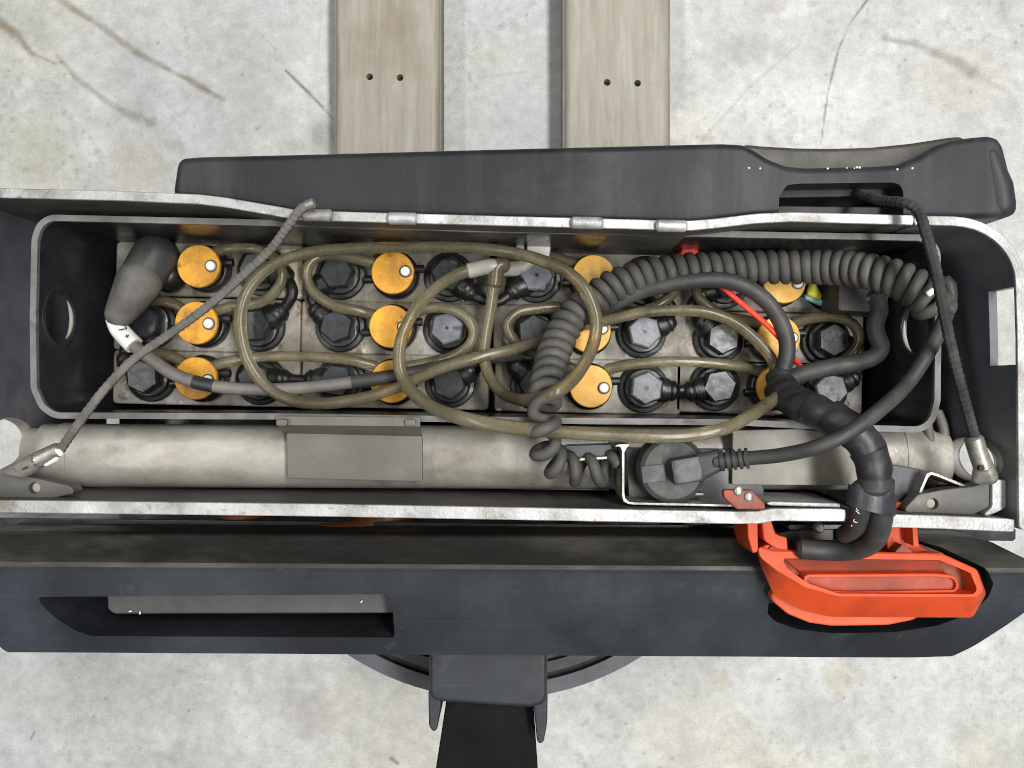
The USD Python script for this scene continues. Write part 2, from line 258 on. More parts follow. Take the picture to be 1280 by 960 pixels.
# ------------------------------------------------------------------ the floor
def build_floor():
    st = 0.0026
    xs = np.r_[np.linspace(-4, -.95, 12), np.arange(-.94, .94, st), np.linspace(.95, 4, 12)]
    ys = np.r_[np.linspace(-4, -.72, 12), np.arange(-.71, .71, st), np.linspace(.72, 4, 12)]
    X, Y = np.meshgrid(xs, ys); p = np.stack([X, Y, np.zeros_like(X)], -1)
    px, py = X / CAMZ * FPX + 640, 480 - Y / CAMZ * FPX
    fb = lambda s, o, seed: meshkit.fbm(p * s + 31.7, o, seed)
    big, mid, fine = fb(3.5, 4, 1), fb(11, 5, 2), fb(60, 4, 3)
    v = .575 + .22 * (big - .5) + .24 * (mid - .5) + .22 * (fb(26, 4, 5) - .5) + .18 * (fine - .5)
    warm = fb(4.3, 4, 9); blue = fb(3.0, 3, 12)
    c = v[..., None] * np.array([.985, 1.0, .972])
    c = c * (1 + np.clip(warm - .52, 0, .3)[..., None] * np.array([.2, 0, -.4]) + np.clip(blue - .5, 0, .3)[..., None] * np.array([-.15, 0, .2]))
    def ell(cx, cy, rx, ry, seed, soft=.5):
        d = np.hypot((px - cx) / rx, (py - cy) / ry) + .9 * (fb(14, 4, seed) - .5)
        return np.clip((1 - d) / soft, 0, 1)
    def blend(mask, col): 
        nonlocal c
        c = c * (1 - mask[..., None]) + np.array(col) * mask[..., None]
    def seg(pts, w0, w1, jit, seed):
        """how near each point lies to a scuff along pts; w0..w1 its half width in pixels"""
        out = np.zeros_like(px); jx = (fb(30, 3, seed) - .5) * jit
        n = len(pts) - 1
        for k in range(n):
            (x0, y0), (x1, y1) = pts[k], pts[k + 1]; dx, dy = x1 - x0, y1 - y0; L2 = dx * dx + dy * dy
            t = np.clip(((px - x0) * dx + (py - y0) * dy) / L2, 0, 1)
            d = np.hypot(px - x0 - t * dx, py - y0 - t * dy) + jx
            w = w0 + (w1 - w0) * (k + t) / n
            out = np.maximum(out, np.clip(1.3 - d / w, 0, 1))
        return out
    grain = .45 + 1.1 * np.clip(fb(90, 3, 21) - .2, 0, .5)
    blend(.5 * ell(25, 190, 70, 60, 31), (.46, .46, .36)); blend(.35 * ell(170, 205, 50, 40, 32), (.50, .40, .32))
    blend(.35 * ell(300, 60, 120, 60, 33), (.47, .46, .44)); blend(.45 * ell(220, 40, 40, 40, 34), (.60, .63, .62))
    blend(.6 * ell(402, 168, 22, 30, 35), (.30, .30, .29)); blend(.4 * ell(30, 30, 60, 40, 36), (.36, .36, .34))  # first ellipse paints the cast shadow left of the left fork
    blend(.55 * ell(605, 68, 42, 24, 37), (.55, .54, .38)); blend(.5 * ell(640, 60, 75, 400, 38, .35), (.50, .53, .56))  # second ellipse paints the bluish tone and shade between the forks
    blend(.5 * ell(935, 60, 30, 26, 39), (.36, .37, .36)); blend(.3 * ell(960, 8, 25, 14, 40), (.42, .34, .32))
    blend(.7 * ell(1000, 130, 160, 70, 41, .8), (.70, .71, .70)); blend(.3 * ell(1200, 100, 70, 60, 42), (.58, .52, .45))  # first ellipse paints the pool of lamp light at upper right
    blend(.45 * ell(500, 900, 120, 60, 43, .7), (.66, .64, .60)); blend(.4 * ell(130, 870, 160, 60, 44), (.47, .46, .43))
    blend(.35 * ell(390, 890, 60, 35, 45), (.40, .35, .32)); blend(.5 * ell(850, 900, 130, 60, 46, .8), (.68, .66, .60))
    blend(.4 * ell(900, 845, 14, 12, 47), (.50, .40, .26)); blend(.35 * ell(1050, 850, 25, 30, 48), (.52, .44, .30))
    blend(.4 * ell(1010, 905, 60, 40, 49), (.40, .40, .40)); blend(.5 * ell(1180, 880, 80, 50, 50, .7), (.62, .62, .62))
    blend(.25 * np.clip((fb(38, 4, 61) - .54) / .1, 0, 1) * np.clip((fb(6, 3, 62) - .46) / .12, 0, 1), (.40, .40, .385))
    blend(.3 * np.clip((fb(95, 4, 63) - .60) / .08, 0, 1) * np.clip((fb(8, 3, 64) - .48) / .1, 0, 1), (.24, .235, .225))
    brown = (.22, .165, .095)
    for pts, w0, w1, a in (([(0, 28), (22, 44), (38, 66), (70, 80)], 8, 2, .8), ([(72, 70), (95, 98), (140, 132), (190, 155)], 3, 6, .6), ([(190, 155), (228, 188)], 8, 10, .25),
                           ([(70, -4), (90, 10), (130, 36), (170, 65), (235, 100), (278, 124)], 5, 3.5, .75), ([(235, 97), (262, 115)], 5, 4, .5)):
        blend(a * seg(pts, w0, w1, 6, 51) * np.clip(grain, 0, 1), brown)
    for pts, w0, w1, a, col in (([(357, 88), (385, 115), (416, 148)], 1.6, 1.8, .9, (.12, .12, .12)), ([(1084, 0), (1062, 30), (1048, 62), (1035, 115), (1026, 180)], 1.8, 1.2, .75, (.13, .13, .13)),
                                ([(1105, 48), (1150, 57), (1190, 75), (1215, 90)], 4, 9, .55, (.20, .19, .18)), ([(1215, 92), (1262, 116)], 7, 3, .3, (.25, .23, .2)),
                                ([(413, 0), (411, 60), (414, 130)], 2, 2, .4, (.25, .25, .25)), ([(398, 60), (402, 0)], 1.5, 1.5, .3, (.3, .3, .3)), ([(320, 36), (345, 62)], 1.5, 1.5, .35, (.3, .3, .3)),
                                ([(870, 185), (935, 110), (1000, 55)], 2.5, 2.0, .35, (.3, .3, .3)), ([(575, 85), (600, 96), (660, 90)], 1.5, 1.5, .3, (.35, .35, .35)),
                                ([(140, 835), (180, 870), (240, 905)], 2, 3, .2, (.3, .29, .27)), ([(880, 940), (905, 850)], 2, 3, .2, (.42, .38, .28)), ([(489, 948), (497, 954)], 3, 3, .9, (.06, .06, .06)),
                                ([(38, 925), (43, 915)], 1.5, 1.5, .6, (.1, .1, .1))):
        blend(a * seg(pts, w0, w1, 3, 52) * np.clip(grain + .1, 0, 1), col)
    for k in range(150):                                              # small dark flecks
        x, y = rng.uniform(0, 1280), rng.choice([rng.uniform(0, 200), rng.uniform(830, 960)])
        i = (np.abs(px - x) < 8) & (np.abs(py - y) < 8); r = rng.uniform(.8, 2.6)
        m = np.zeros_like(px); m[i] = np.clip(1.2 - np.hypot((px[i] - x) / rng.uniform(.7, 1.5), py[i] - y) / r, 0, 1); blend(m * rng.uniform(.2, .7), (.15, .15, .14))
    ny, nx = X.shape; i = np.arange(ny * nx).reshape(ny, nx)
    q = np.stack([i[:-1, :-1], i[:-1, 1:], i[1:, 1:], i[1:, :-1]], -1).reshape(-1, 4)
    pr = usdkit.mesh(stage, '/World/floor', (p.reshape(-1, 3), q), M['concrete'])
    UsdGeom.PrimvarsAPI(pr).CreatePrimvar('stain_and_light', Sdf.ValueTypeNames.Color3fArray, 'vertex').Set(Vt.Vec3fArray.FromNumpy(np.clip(c.reshape(-1, 3), .02, .85).astype(np.float32)))
    d = pr.GetPrim(); d.SetCustomDataByKey('kind', 'structure'); d.SetCustomDataByKey('label', 'pale stained concrete warehouse floor with brown scuffs'); d.SetCustomDataByKey('category', 'floor')
build_floor()

# ------------------------------------------------------------------ the pallet truck
ZW = 0.760        # top of the chassis plates
truck = thing('pallet_truck', 'electric pallet truck with opened battery compartment, worn steel edges and black plastic covers', 'pallet truck')

def plate_wall(path, th, name='chassis_wall', zb=.56, cut=None, zt=ZW, label=None, paint='wall_paint'):
    body = wall(path, zt - .0015, zb, th, 0)
    edge = wall(path, zt, zt - .0025, th + .0006)
    if cut is not None: body = T(MF(body) - cut)
    w = part(name, body, paint, truck, label=label)
    part('worn_edge', edge, 'bare_steel', w)
    return w
XR = float(P(1274, 480, ZW)[0]); XL = -.384
# cut-outs in the side plates: an oval hole and a slot on the right, an oval hole on the left
def oval(cx, cy, cz, ry, rz, depth=.06):
    q = m3.Manifold.cylinder(depth, 1, 1, 40, True).scale((rz, ry, 1)).rotate((0, 90, 0)).translate((cx, cy, cz)); return q
yR = float(P(1210, 574, .708)[1]); yL = float(P(20, 556, .708)[1])
cutR = oval(XR, yR, .7075, .0165, .033) + m3.Manifold.cube((.06, .054, .033), True).translate((XR, float(P(1250, 409, .742)[1]), .7425))
cutL = oval(XL, yL, .7075, .0205, .034)
back = [(-60, 240), (0, 241), (150, 244.5), (250, 249), (283, 253), (375, 269), (630, 276), (862, 282), (895, 279), (945, 273), (989, 271), (1143, 275)]
plate_wall(back, .0062, 'chassis_wall', label='long rear plate with folded hinges')
corner = [(1143, 275), (1190, 276)] + [(1190 + 86 * math.sin(a), 276 + 78 * (1 - math.cos(a))) for a in np.linspace(.2, math.pi / 2, 9)]
side = corner + [(1278, 420), (1279, 560), (1280, 662)]
plate_wall(side, .0060, 'chassis_wall', cut=cutR, label='right side plate with rounded corner, oval hole and slot', paint='side_paint_lit')
plate_wall([(-60, 236), (-58, 400), (-57, 560), (-56, 640)], .009, 'chassis_wall', cut=cutL, label='left side plate with oval hole', paint='side_paint_lit')
plate_wall([(-52, 632.5), (0, 633), (400, 637.8), (920, 647.2), (948, 647), (966, 643.5), (1057, 644)], .0082, 'chassis_wall', label='front plate left of the cable gap')
plate_wall([(1106, 651), (1180, 653), (1268, 657)], .0086, 'chassis_wall', label='short front plate right of the cable gap')
part('chassis_wall', wall([(1050, 645), (1112, 651)], .735, .56, .007), 'wall_paint', truck, label='low middle of the front plate under the cables')
part('stiffener', wall([(958, 629.5), (1052, 632)], .752, .70, .003), 'bare_steel', truck)
for x0, x1, y0 in ((380, 413, 268.8), (487, 519, 273), (716, 751, 278.5), (822, 856, 282.3)):
    a, b = P(x0, y0, ZW + .001), P(x1, y0 + .5, ZW + .001)
    part('hinge_knuckle', tube(spline([a, b], .004), .0042, 14), 'bare_steel', truck)
for cx_, cy_, ry_, rz_ in ((XR, yR, .0165, .033), (XL, yL, .0205, .034)):
    lipm = oval(cx_, cy_, .7075, ry_, rz_, .0098) - oval(cx_, cy_, .7075, ry_ - .0008, rz_ - .0008, .1)
    part('lit_hole_lip', lipm, 'skirt_pale', truck)  # pale ring paints the light on the worn cut edge
# floor pan, and an added dark block standing for shade in the void
part('floor_pan', slab([(-.376, -.20), (XR - .006, -.20), (XR - .006, .118), (-.376, .118)], .53, .545, .004, .001, .01), 'tray_black', truck)
part('added_dark_block', wall([(-40, 655), (640, 663), (1270, 668)], .60, .545, .012), 'tray_black', truck)
part('drive_cable', pxtube([(275, 690, .57), (290, 650, .585), (345, 662, .58), (420, 668, .60), (480, 650, .585), (520, 630, .575)], .011, 12), 'orange_hose', truck, label='dull orange hose under the front plate')
part('drive_cable', pxtube([(720, 640, .575), (760, 665, .585), (850, 672, .585), (900, 655, .575)], .010, 12), 'orange_hose', truck)

# the round cross tube
ta, tb = P(58, 569, .69), P(1160, 573, .69)
ta[1] -= 0; tube_dir = (tb - ta) / np.linalg.norm(tb - ta)
def flat_tube(a, b, r):
    t = tube(spline([a, b], .01), r, 64, round_end=False); v = np.asarray(t.vertices).copy(); u = (v[:, 2] - .69) / r
    v[:, 2] = .69 + r * np.sign(u) * (1 - (1 - np.clip(np.abs(u), 0, 1)) ** 1.25) * .72; t.vertices = v; return t
ct = part('cross_tube', flat_tube(ta, tb, .0245), 'tube_grey', truck, label='stained grey round tube across the chassis')
for c, w in ((ta, 1), (tb, -1)):
    part('end_collar', flat_tube(c - tube_dir * .012 * w, c + tube_dir * .008 * w, .021), 'tube_grey', ct)
    part('end_collar', flat_tube(c + tube_dir * .014 * w, c + tube_dir * .024 * w, .0253), 'tube_grey', ct)
# bent plate hooked on the tray's front rim, its apron lying on the tube
ZB = .722
bp = part('bent_plate', slab(P2([(358, 541), (528, 545), (528, 602), (359, 598)], ZB), ZB - .004, ZB, .0006, .0006, .003), 'bracket_paint', truck, label='olive grey bent plate hooked over the tray rim')
v = []
for (x, y, z) in ((345, 520.5, .741), (525, 522, .741), (525, 533, .741), (345, 531, .741), (357, 541, ZB + .0002), (528, 545, ZB + .0002)):
    v.append(P(x, y, z))
v = np.array(v); top = np.vstack([v, v - [0, 0, .003]])
f = [[0, 3, 2], [0, 2, 1], [3, 4, 5], [3, 5, 2]]; f += [[a + 6, c + 6, b + 6] for a, b, c in f[:]]
for loop in ([0, 1, 2, 5, 4, 3],):
    for a, b in zip(loop, loop[1:] + loop[:1]): f += [[a, a + 6, b], [b, a + 6, b + 6]]
tm = trimesh.Trimesh(top, f, process=False); trimesh.repair.fix_normals(tm)
part('hook_flange', tm, 'bracket_paint', bp, smooth=False)
for x0, x1 in ((347, 359), (506, 520)):
    part('spacer', box(*(P((x0 + x1) / 2, 528, .743)), .0075, .0045, .004, -.02, .0006), 'bracket_paint', bp)
part('bent_plate', slab(P2([(916, 538), (1000, 536), (1078, 545), (1078, 603), (1062, 607), (915, 606)], .721), .717, .721, .0006, .0006, .003), 'plate_tan', truck, label='flat tan plate on the tube beside the plug')
part('weld_bead', pxtube([(60, 602, .688), (300, 604, .688), (560, 607, .688), (760, 610, .688)], .002, 8), 'tube_grey', truck)

# flat bars with a pin hole at the two front corners
def pin_bar(poly, z, hole, endcap=None, label=None):
    m = MF(slab(P2(poly, z), z - .012, z, .0012, .001, .003))
    h = P(*hole, z)
    m = m - m3.Manifold.cylinder(.05, .0042, .0042, 24, True).translate(tuple(h))
    b = part('pin_bar', m, 'wall_paint', truck, label=label)
    part('pin', lathe([(.004, z - .012), (.004, z - .004), (.003, z - .003)], 20, (h[0], h[1], 0)), 'skirt_pale', b)
    if endcap: part('worn_edge', slab(P2(endcap, z + .003), z - .012, z + .003, .001, .001, .002), 'bare_steel', b)
pin_bar([(-30, 588), (20, 592), (60, 601), (88, 607), (94, 617), (60, 624), (-30, 625)], .742, (43, 610), label='dark flat bar with pin at the left front corner')
pin_bar([(1130, 637), (1148, 618), (1180, 612), (1215, 608), (1240, 600), (1241, 632), (1215, 645), (1180, 646), (1140, 645)], .742, (1166, 630), [(1240.5, 599), (1258, 600), (1258, 635), (1246, 641), (1236, 645), (1228, 645), (1240, 634)], label='dark flat bar with bright cut end at the right front corner')
part('folded_bracket', wall([(1146, 634), (1152, 612), (1161, 591), (1170, 593), (1209, 609)], .737, .69, .0022, .0004), 'zinc_steel', truck)
part('side_plate', slab(P2([(1092, 577), (1152, 587), (1158, 592), (1143, 637), (1100, 637)], .725), .715, .725, .001, .0006, .003), 'black_paint', truck)

# holder for the charging plug
part('plug_holder', wall([(768, 557), (786, 556.5), (779, 561), (779, 620), (781, 627), (788, 629.5), (958, 633)], .745, .705, .0018, .0003), 'zinc_steel', truck, label='thin bright folded holder around the plug')
part('plug_holder', slab(P2([(705, 557), (772, 555), (772, 572), (716, 574)], .728), .715, .728, .0006, .0005, .003), 'black_paint', truck)
part('holder_strip', wall([(722, 574.5), (777, 571)], .732, .71, .002, .0003), 'zinc_steel', truck)
part('plug_holder', slab(P2([(782, 560), (930, 562), (955, 610), (955, 626), (786, 624)], .716), .706, .716, .001, .0006, .004), 'black_paint', truck)
part('holder_strip', box(*P(866, 617, .722), .016, .002, .006, -.02, .0004), 'zinc_steel', truck)

# ---- the hood lid lying open behind
ZL = .735
lid_px = [(213, 246), (214, 240), (219, 205), (224, 196), (250, 194), (400, 190.5), (600, 185), (760, 181), (905, 177.5), (930, 179), (945, 186), (962, 197), (985, 206), (1010, 208), (1090, 206.5), (1125, 204), (1150, 193), (1172, 180), (1190, 174),
          (1215, 170), (1238, 168), (1250, 171), (1257, 182), (1264, 210), (1273, 248), (1276, 263), (1274, 268), (1240, 272), (1143, 274), (989, 269), (945, 271), (895, 277), (862, 280.5), (630, 274.5), (375, 268), (283, 253), (250, 249.5)]
lid = MF(slab(P2(lid_px, ZL), ZL - .055, ZL, .006, .006, .0025, 5))
slot = round_pts(P2([(973, 290), (974, 245), (984, 231), (1000, 229.5), (1115, 228), (1124, 230), (1129, 238), (1130, 290)], ZL), .002)
lid = lid - m3.Manifold.extrude(m3.CrossSection([slot]), .2).translate((0, 0, ZL - .1))
hd = part('hood_lid', lid, 'lid_plastic', truck, smooth=40, label='scuffed black plastic hood lid folded back behind the compartment')
q = P2([(930, 240), (925, 190), (902, 177.5), (925, 178.5), (955, 181.5), (1000, 184), (1040, 184.5), (1090, 183), (1140, 178), (1185, 171), (1205, 169), (1212, 180), (1212, 240)], ZL - .020)
part('grip_scoop', slab(q, ZL - .054, ZL - .020, .006, .004, .003, 6), 'scoop_plastic', hd, smooth=50, label='dusty hollow behind the lid handle')
part('added_slot_plate', prism(P2([(965, 222), (1140, 222), (1140, 278), (965, 278)], ZL - .05), ZL - .062, ZL - .0565), 'plate_tan', hd)  # added plate that dims the bright floor behind the slot
part('inner_rib', wall([(970, 262), (1135, 264)], ZL - .025, ZL - .055, .006), 'lid_plastic', hd)
part('inner_rib', wall([(970, 239), (1135, 236)], ZL - .020, ZL - .055, .010), 'lid_plastic', hd)
part('end_ridge', hullsp([(P(1236, 196, ZL - .006), .0070), (P(1246, 235, ZL - .008), .0105), (P(1249, 256, ZL - .008), .0105)], 40), 'lid_plastic', hd)
# small pale crumbs on the lid
part('crumb', cat([trimesh.creation.icosphere(1, rng.uniform(.0005, .0009)).apply_translation(P(x, y, ZL + .0002)) for x, y in [(1038 + rng.normal() * 45, 209 + abs(rng.normal()) * 1.6) for _ in range(9)]]), 'white_plastic', hd).SetCustomDataByKey('kind', 'stuff')

# ---- the front cover: a profile across, drawn out along the truck and cut
def cover():
    y = lambda py, z: float(P(640, py, z)[1])
    prof = [(y(668, .638), .45), (y(668, .638), .636), (y(673, .640), .641)]
    e = (y(711, .662), .662)
    prof += [(e[0] + .0115, .6475), (e[0] + .003, e[1] - .0008), e, (e[0] - .002, e[1] - .0006), (e[0] - .0045, e[1] - .002)]
    b = (y(824, .63), .628)
    for t in (.2, .4, .6, .8): prof.append((e[0] - .0045 + (b[0] + .006 - e[0] + .0045) * t, e[1] - .002 + (b[1] - e[1] + .002) * t + .004 * math.sin(math.pi * t)))
    prof += [(b[0] + .006, b[1]), (b[0] + .002, b[1] - .002), (b[0], b[1] - .008), (b[0], .45)]
    cs = m3.CrossSection([np.array(prof)], m3.FillRule.NonZero)
    m = m3.Manifold.extrude(cs, 1.0, 80).translate((0, 0, -.5))     # profile (y, z) along x
    m = m.transform(np.array([[0, 0, 1, 0], [1, 0, 0, 0], [0, 1, 0, 0]], float)).rotate((0, 0, -.35))
    zc = .64
    outline = round_pts(P2([(-13, 600), (1190, 600), (1192, 668), (1236, 676), (1288, 704), (1300, 735), (1282, 750), (1222, 812), (1202, 827), (1150, 829), (8, 829), (-10, 818), (-14, 795)], zc), .008)
    m = m ^ m3.Manifold.extrude(m3.CrossSection([outline]), 1.0)
    # shallow-ended pocket on the left
    pk = round_pts(P2([(56, 741), (486, 737), (493, 745), (493, 799), (112, 797), (95, 790), (72, 768)], zc), .003)
    m = m - m3.Manifold.extrude(m3.CrossSection([pk]), .2).translate((0, 0, .54))
    hc = round_pts(P2([(962, 640), (962, 770), (975, 782), (1005, 793), (1050, 799), (1130, 797), (1180, 787), (1218, 770), (1236, 746), (1239, 728), (1226, 708), (1185, 687), (1142, 676), (1138, 640)], .655), .004)
    m = m - m3.Manifold.extrude(m3.CrossSection([hc]), .2).translate((0, 0, .56))
    ed = m3.Manifold.extrude(m3.CrossSection([np.array(P2([(-40, 703.6), (1320, 711.6), (1320, 560), (-40, 560)], .65))], m3.FillRule.NonZero), 1.0)
    return m - ed, m ^ ed
cm, lm = cover()
cv = part('front_cover', cm, 'cover_plastic', truck, smooth=32, label='black plastic front cover with a long pocket')
part('ledge', lm, 'ledge_grime_shade', cv, smooth=32, label='dirt smeared top ledge of the cover with painted shade')
part('pocket_shelf', slab(P2([(133, 735), (496, 733), (496, 767), (142, 768), (134, 762)], .612), .545, .612, .0025, .002, .003), 'shelf_plastic', cv, label='grey shelf inside the cover pocket')
part('crumb', cat([box(*P(x, y, .6135), .003, .0012, .0012, a, .0003) for x, y, a in ((452, 752, .8), (163, 764, .2), (175, 766, 1.4))]), 'white_plastic', cv).SetCustomDataByKey('kind', 'stuff')

# ---- below the cover: round drive skirt, tiller foot and tiller arm
sc = P(620, 537, .36)
def ring(r0, r1, z0, z1, n=160):
    b = .003; return lathe([(r0, z0), (r1, z0), (r1, z1 - b), (r1 - b, z1), (r0, z1)], n, (sc[0], sc[1], 0))
def ringm(r0, r1, z0, z1):
    return (m3.Manifold.cylinder(z1 - z0, r1, r1, 200) - m3.Manifold.cylinder(.5, r0, r0, 200, True)).translate((sc[0], sc[1], z0))
sk = part('drive_skirt', ringm(.303, .320, .28, .360), 'skirt_grey', truck, label='round grey skirt over the drive wheel')
part('inner_ring', ringm(.297, .3025, .28, .352), 'hole_dark', sk)
part('inner_ring', ringm(.284, .2965, .28, .355), 'skirt_mid', sk)
part('inner_ring', ringm(.2805, .2838, .28, .349), 'hole_dark', sk)
part('inner_ring', ringm(.262, .2803, .28, .354), 'skirt_mid', sk)
part('hub_plate', ringm(.05, .2615, .28, .335), 'hole_dark', sk)
zf = .56
foot = part('tiller_foot', slab(P2([(536, 800), (685, 800), (684, 880), (664, 886), (556, 879), (536, 876)], zf), zf - .12, zf, .010, .005, .003), 'cover_plastic', truck)
part('fork_ear', slab(P2([(535, 860), (552, 868), (551, 885), (546, 914), (541, 916), (536, 908)], zf - .004), zf - .12, zf - .004, .003, .002, .0025), 'cover_plastic', foot)
part('fork_ear', slab(P2([(666, 872), (685, 866), (684, 905), (680, 927), (674, 934), (671, 925)], zf - .004), zf - .12, zf - .004, .003, .002, .0025), 'cover_plastic', foot)
part('tiller_arm', slab(P2([(558, 874), (667, 882), (674, 985), (541, 985)], .53), .48, .53, .002, .002, .004), 'arm_black', truck, label='flat black tiller arm running out of view')

# ---- the two forks
def fork(x0, x1, holes, label):
    z = .086; a = P2([(x0, -60), (x1, -60), (x1, 330), (x0, 330)], z)
    fb = MF(slab(a, .03, z, .012, .011, .004, 6)); inner = [(a[0][0] + .012, a[0][1]), (a[1][0] - .012, a[1][1]), (a[2][0] - .012, a[2][1]), (a[3][0] + .012, a[3][1])]
    for h in holes:
        q = P(*h, z); fb = fb - m3.Manifold.cylinder(.03, .0052, .0052, 24, True).translate(tuple(q))
    k = part('fork', fb, 'fork_worn', truck, smooth=45, label=label)
    for s in (0, 1):
        x = a[0][0] - .0006 if s == 0 else a[1][0] + .0006
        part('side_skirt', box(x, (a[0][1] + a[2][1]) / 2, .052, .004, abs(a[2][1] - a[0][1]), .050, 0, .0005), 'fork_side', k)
    for h in holes:
        q = P(*h, z); part('bolt_hole', lathe([(.0051, z - .016), (.0051, z - .013), (.003, z - .0125)], 20, (q[0], q[1], 0)), 'hole_dark', k)
    part('fork_frame', box((a[0][0] + a[1][0]) / 2, .42, .015, .10, .10, .03), 'hole_dark', k)
fork(419, 549, ((462, 96), (500, 97)), 'left fork, worn tan top with two bolt holes')
fork(706, 837, ((759, 103), (797, 104)), 'right fork, worn tan top with two bolt holes')

# ------------------------------------------------------------------ the battery: tray and twelve cells
ZR = .735
rim_px = [(62, 272), (300, 277.5), (630, 287), (930, 293), (1150, 297), (1163, 301), (1172, 314), (1173, 400), (1172, 500), (1166, 525), (1152, 537), (1040, 534), (925, 528), (695, 526), (343, 520.5), (68, 519.5), (52, 508), (42, 485), (41, 400), (43, 300), (49, 280)]
tray = thing('battery_tray', 'black steel battery tray with pale scuffed rim and a round hole in each end', 'battery tray', loc=(P(607, 400, .55)[0], P(607, 400, .55)[1], .547))
tp = Polygon(P2(rim_px, ZR)).buffer(-.014, 12).buffer(.014, 12)
def ccw(g): return m3.CrossSection([np.array(g.exterior.coords)[:-1]], m3.FillRule.NonZero)
def ring_ext(g, d, z0, z1):
    o, i = g.buffer(d / 2, 8), g.buffer(-d / 2, 8)
    return (m3.Manifold.extrude(ccw(o), z1 - z0) - m3.Manifold.extrude(ccw(i), 1).translate((0, 0, -.2))).translate((0, 0, z0))
tw = ring_ext(tp, .0040, .547, ZR - .001)
for (hx, hy, z, xw) in ((75, 397, .704, P(41, 400, ZR)[0]), (1138, 410, .704, P(1173, 400, ZR)[0])):
    c = P(hx, hy, z); tw = tw - m3.Manifold.cylinder(.05, .0195, .0195, 40, True).rotate((0, 90, 0)).translate((float(xw), float(c[1]), z))
    s = 1 if xw < 0 else -1
    th = np.linspace(0, 2 * np.pi, 49)
    part('lifting_eye', tube(np.stack([np.full(49, xw + s * .0008), c[1] + .0215 * np.cos(th), z + .0215 * np.sin(th)], 1), .0022, 12, round_end=False), 'tray_black', tray)
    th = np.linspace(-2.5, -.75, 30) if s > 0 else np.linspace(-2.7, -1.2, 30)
    part('lit_lip', tube(np.stack([np.full(30, xw + s * .0004), c[1] + .0188 * np.cos(th), z + .0188 * np.sin(th)], 1), .0017 * np.sin(np.linspace(.25, 2.9, 30)), 10), 'skirt_pale', tray)  # pale crescent paints the light caught by the lower hole edge
part('tray_wall', tw, 'tray_black', tray)
part('rim', ring_ext(tp, .0044, ZR - .0035, ZR), 'tray_rim', tray)
part('tray_bottom', T(m3.Manifold.extrude(ccw(tp.buffer(-.0025)), .004).translate((0, 0, .547))), 'tray_black', tray)

ROT = -.0209
ZC, ZCAP = .650, .673
caps = [[(247.8, 332.4), (490.7, 340.5), (742, 345), (981, 352)], [(245, 403.5), (488, 408), (737, 414), (974, 422)], [(244, 473), (489, 477), (738.6, 483), (973, 484)]]
rowname = ['rear', 'middle', 'front']; colname = ['leftmost', 'second from left', 'third from left', 'rightmost']
extra_lab = {(0, 0): 'under the big black boot', (0, 1): 'with its yellow cap fully clear', (0, 2): 'its cap half under the coiled cable', (0, 3): 'its cap half under the coiled cable beside the black block',
             (1, 0): 'its cap crossed by the grey rope', (1, 1): 'its cap crossed by a looped hose', (1, 2): 'its cap crossed by two hoses', (1, 3): 'its cap crossed by the red wire',
             (2, 0): 'its cap crossed by the grey cable', (2, 1): 'its cap crossed by hose and cable', (2, 2): 'its cap clear beside the coil', (2, 3): 'mostly under the taped cables'}
def hexcap(r, z0, z1, rot):
    th = np.arange(6) * math.pi / 3 + rot; rr = r / math.cos(math.pi / 6)
    rings = [np.column_stack([q * np.cos(th), q * np.sin(th), np.full(6, z)]) for q, z in ((rr * 1.02, z0), (rr, z1 - .0016), (rr * .90, z1))]
    return loft(rings)
cells = {}
mat('residue', [(0, (.30, .25, .14)), (.5, (.52, .47, .33)), (1, (.66, .62, .5))], 60, rough=(.7, .9), spots=[((.14, .09, .04), 130, .58, .7, .8)], bump=.0006, bscale=300)
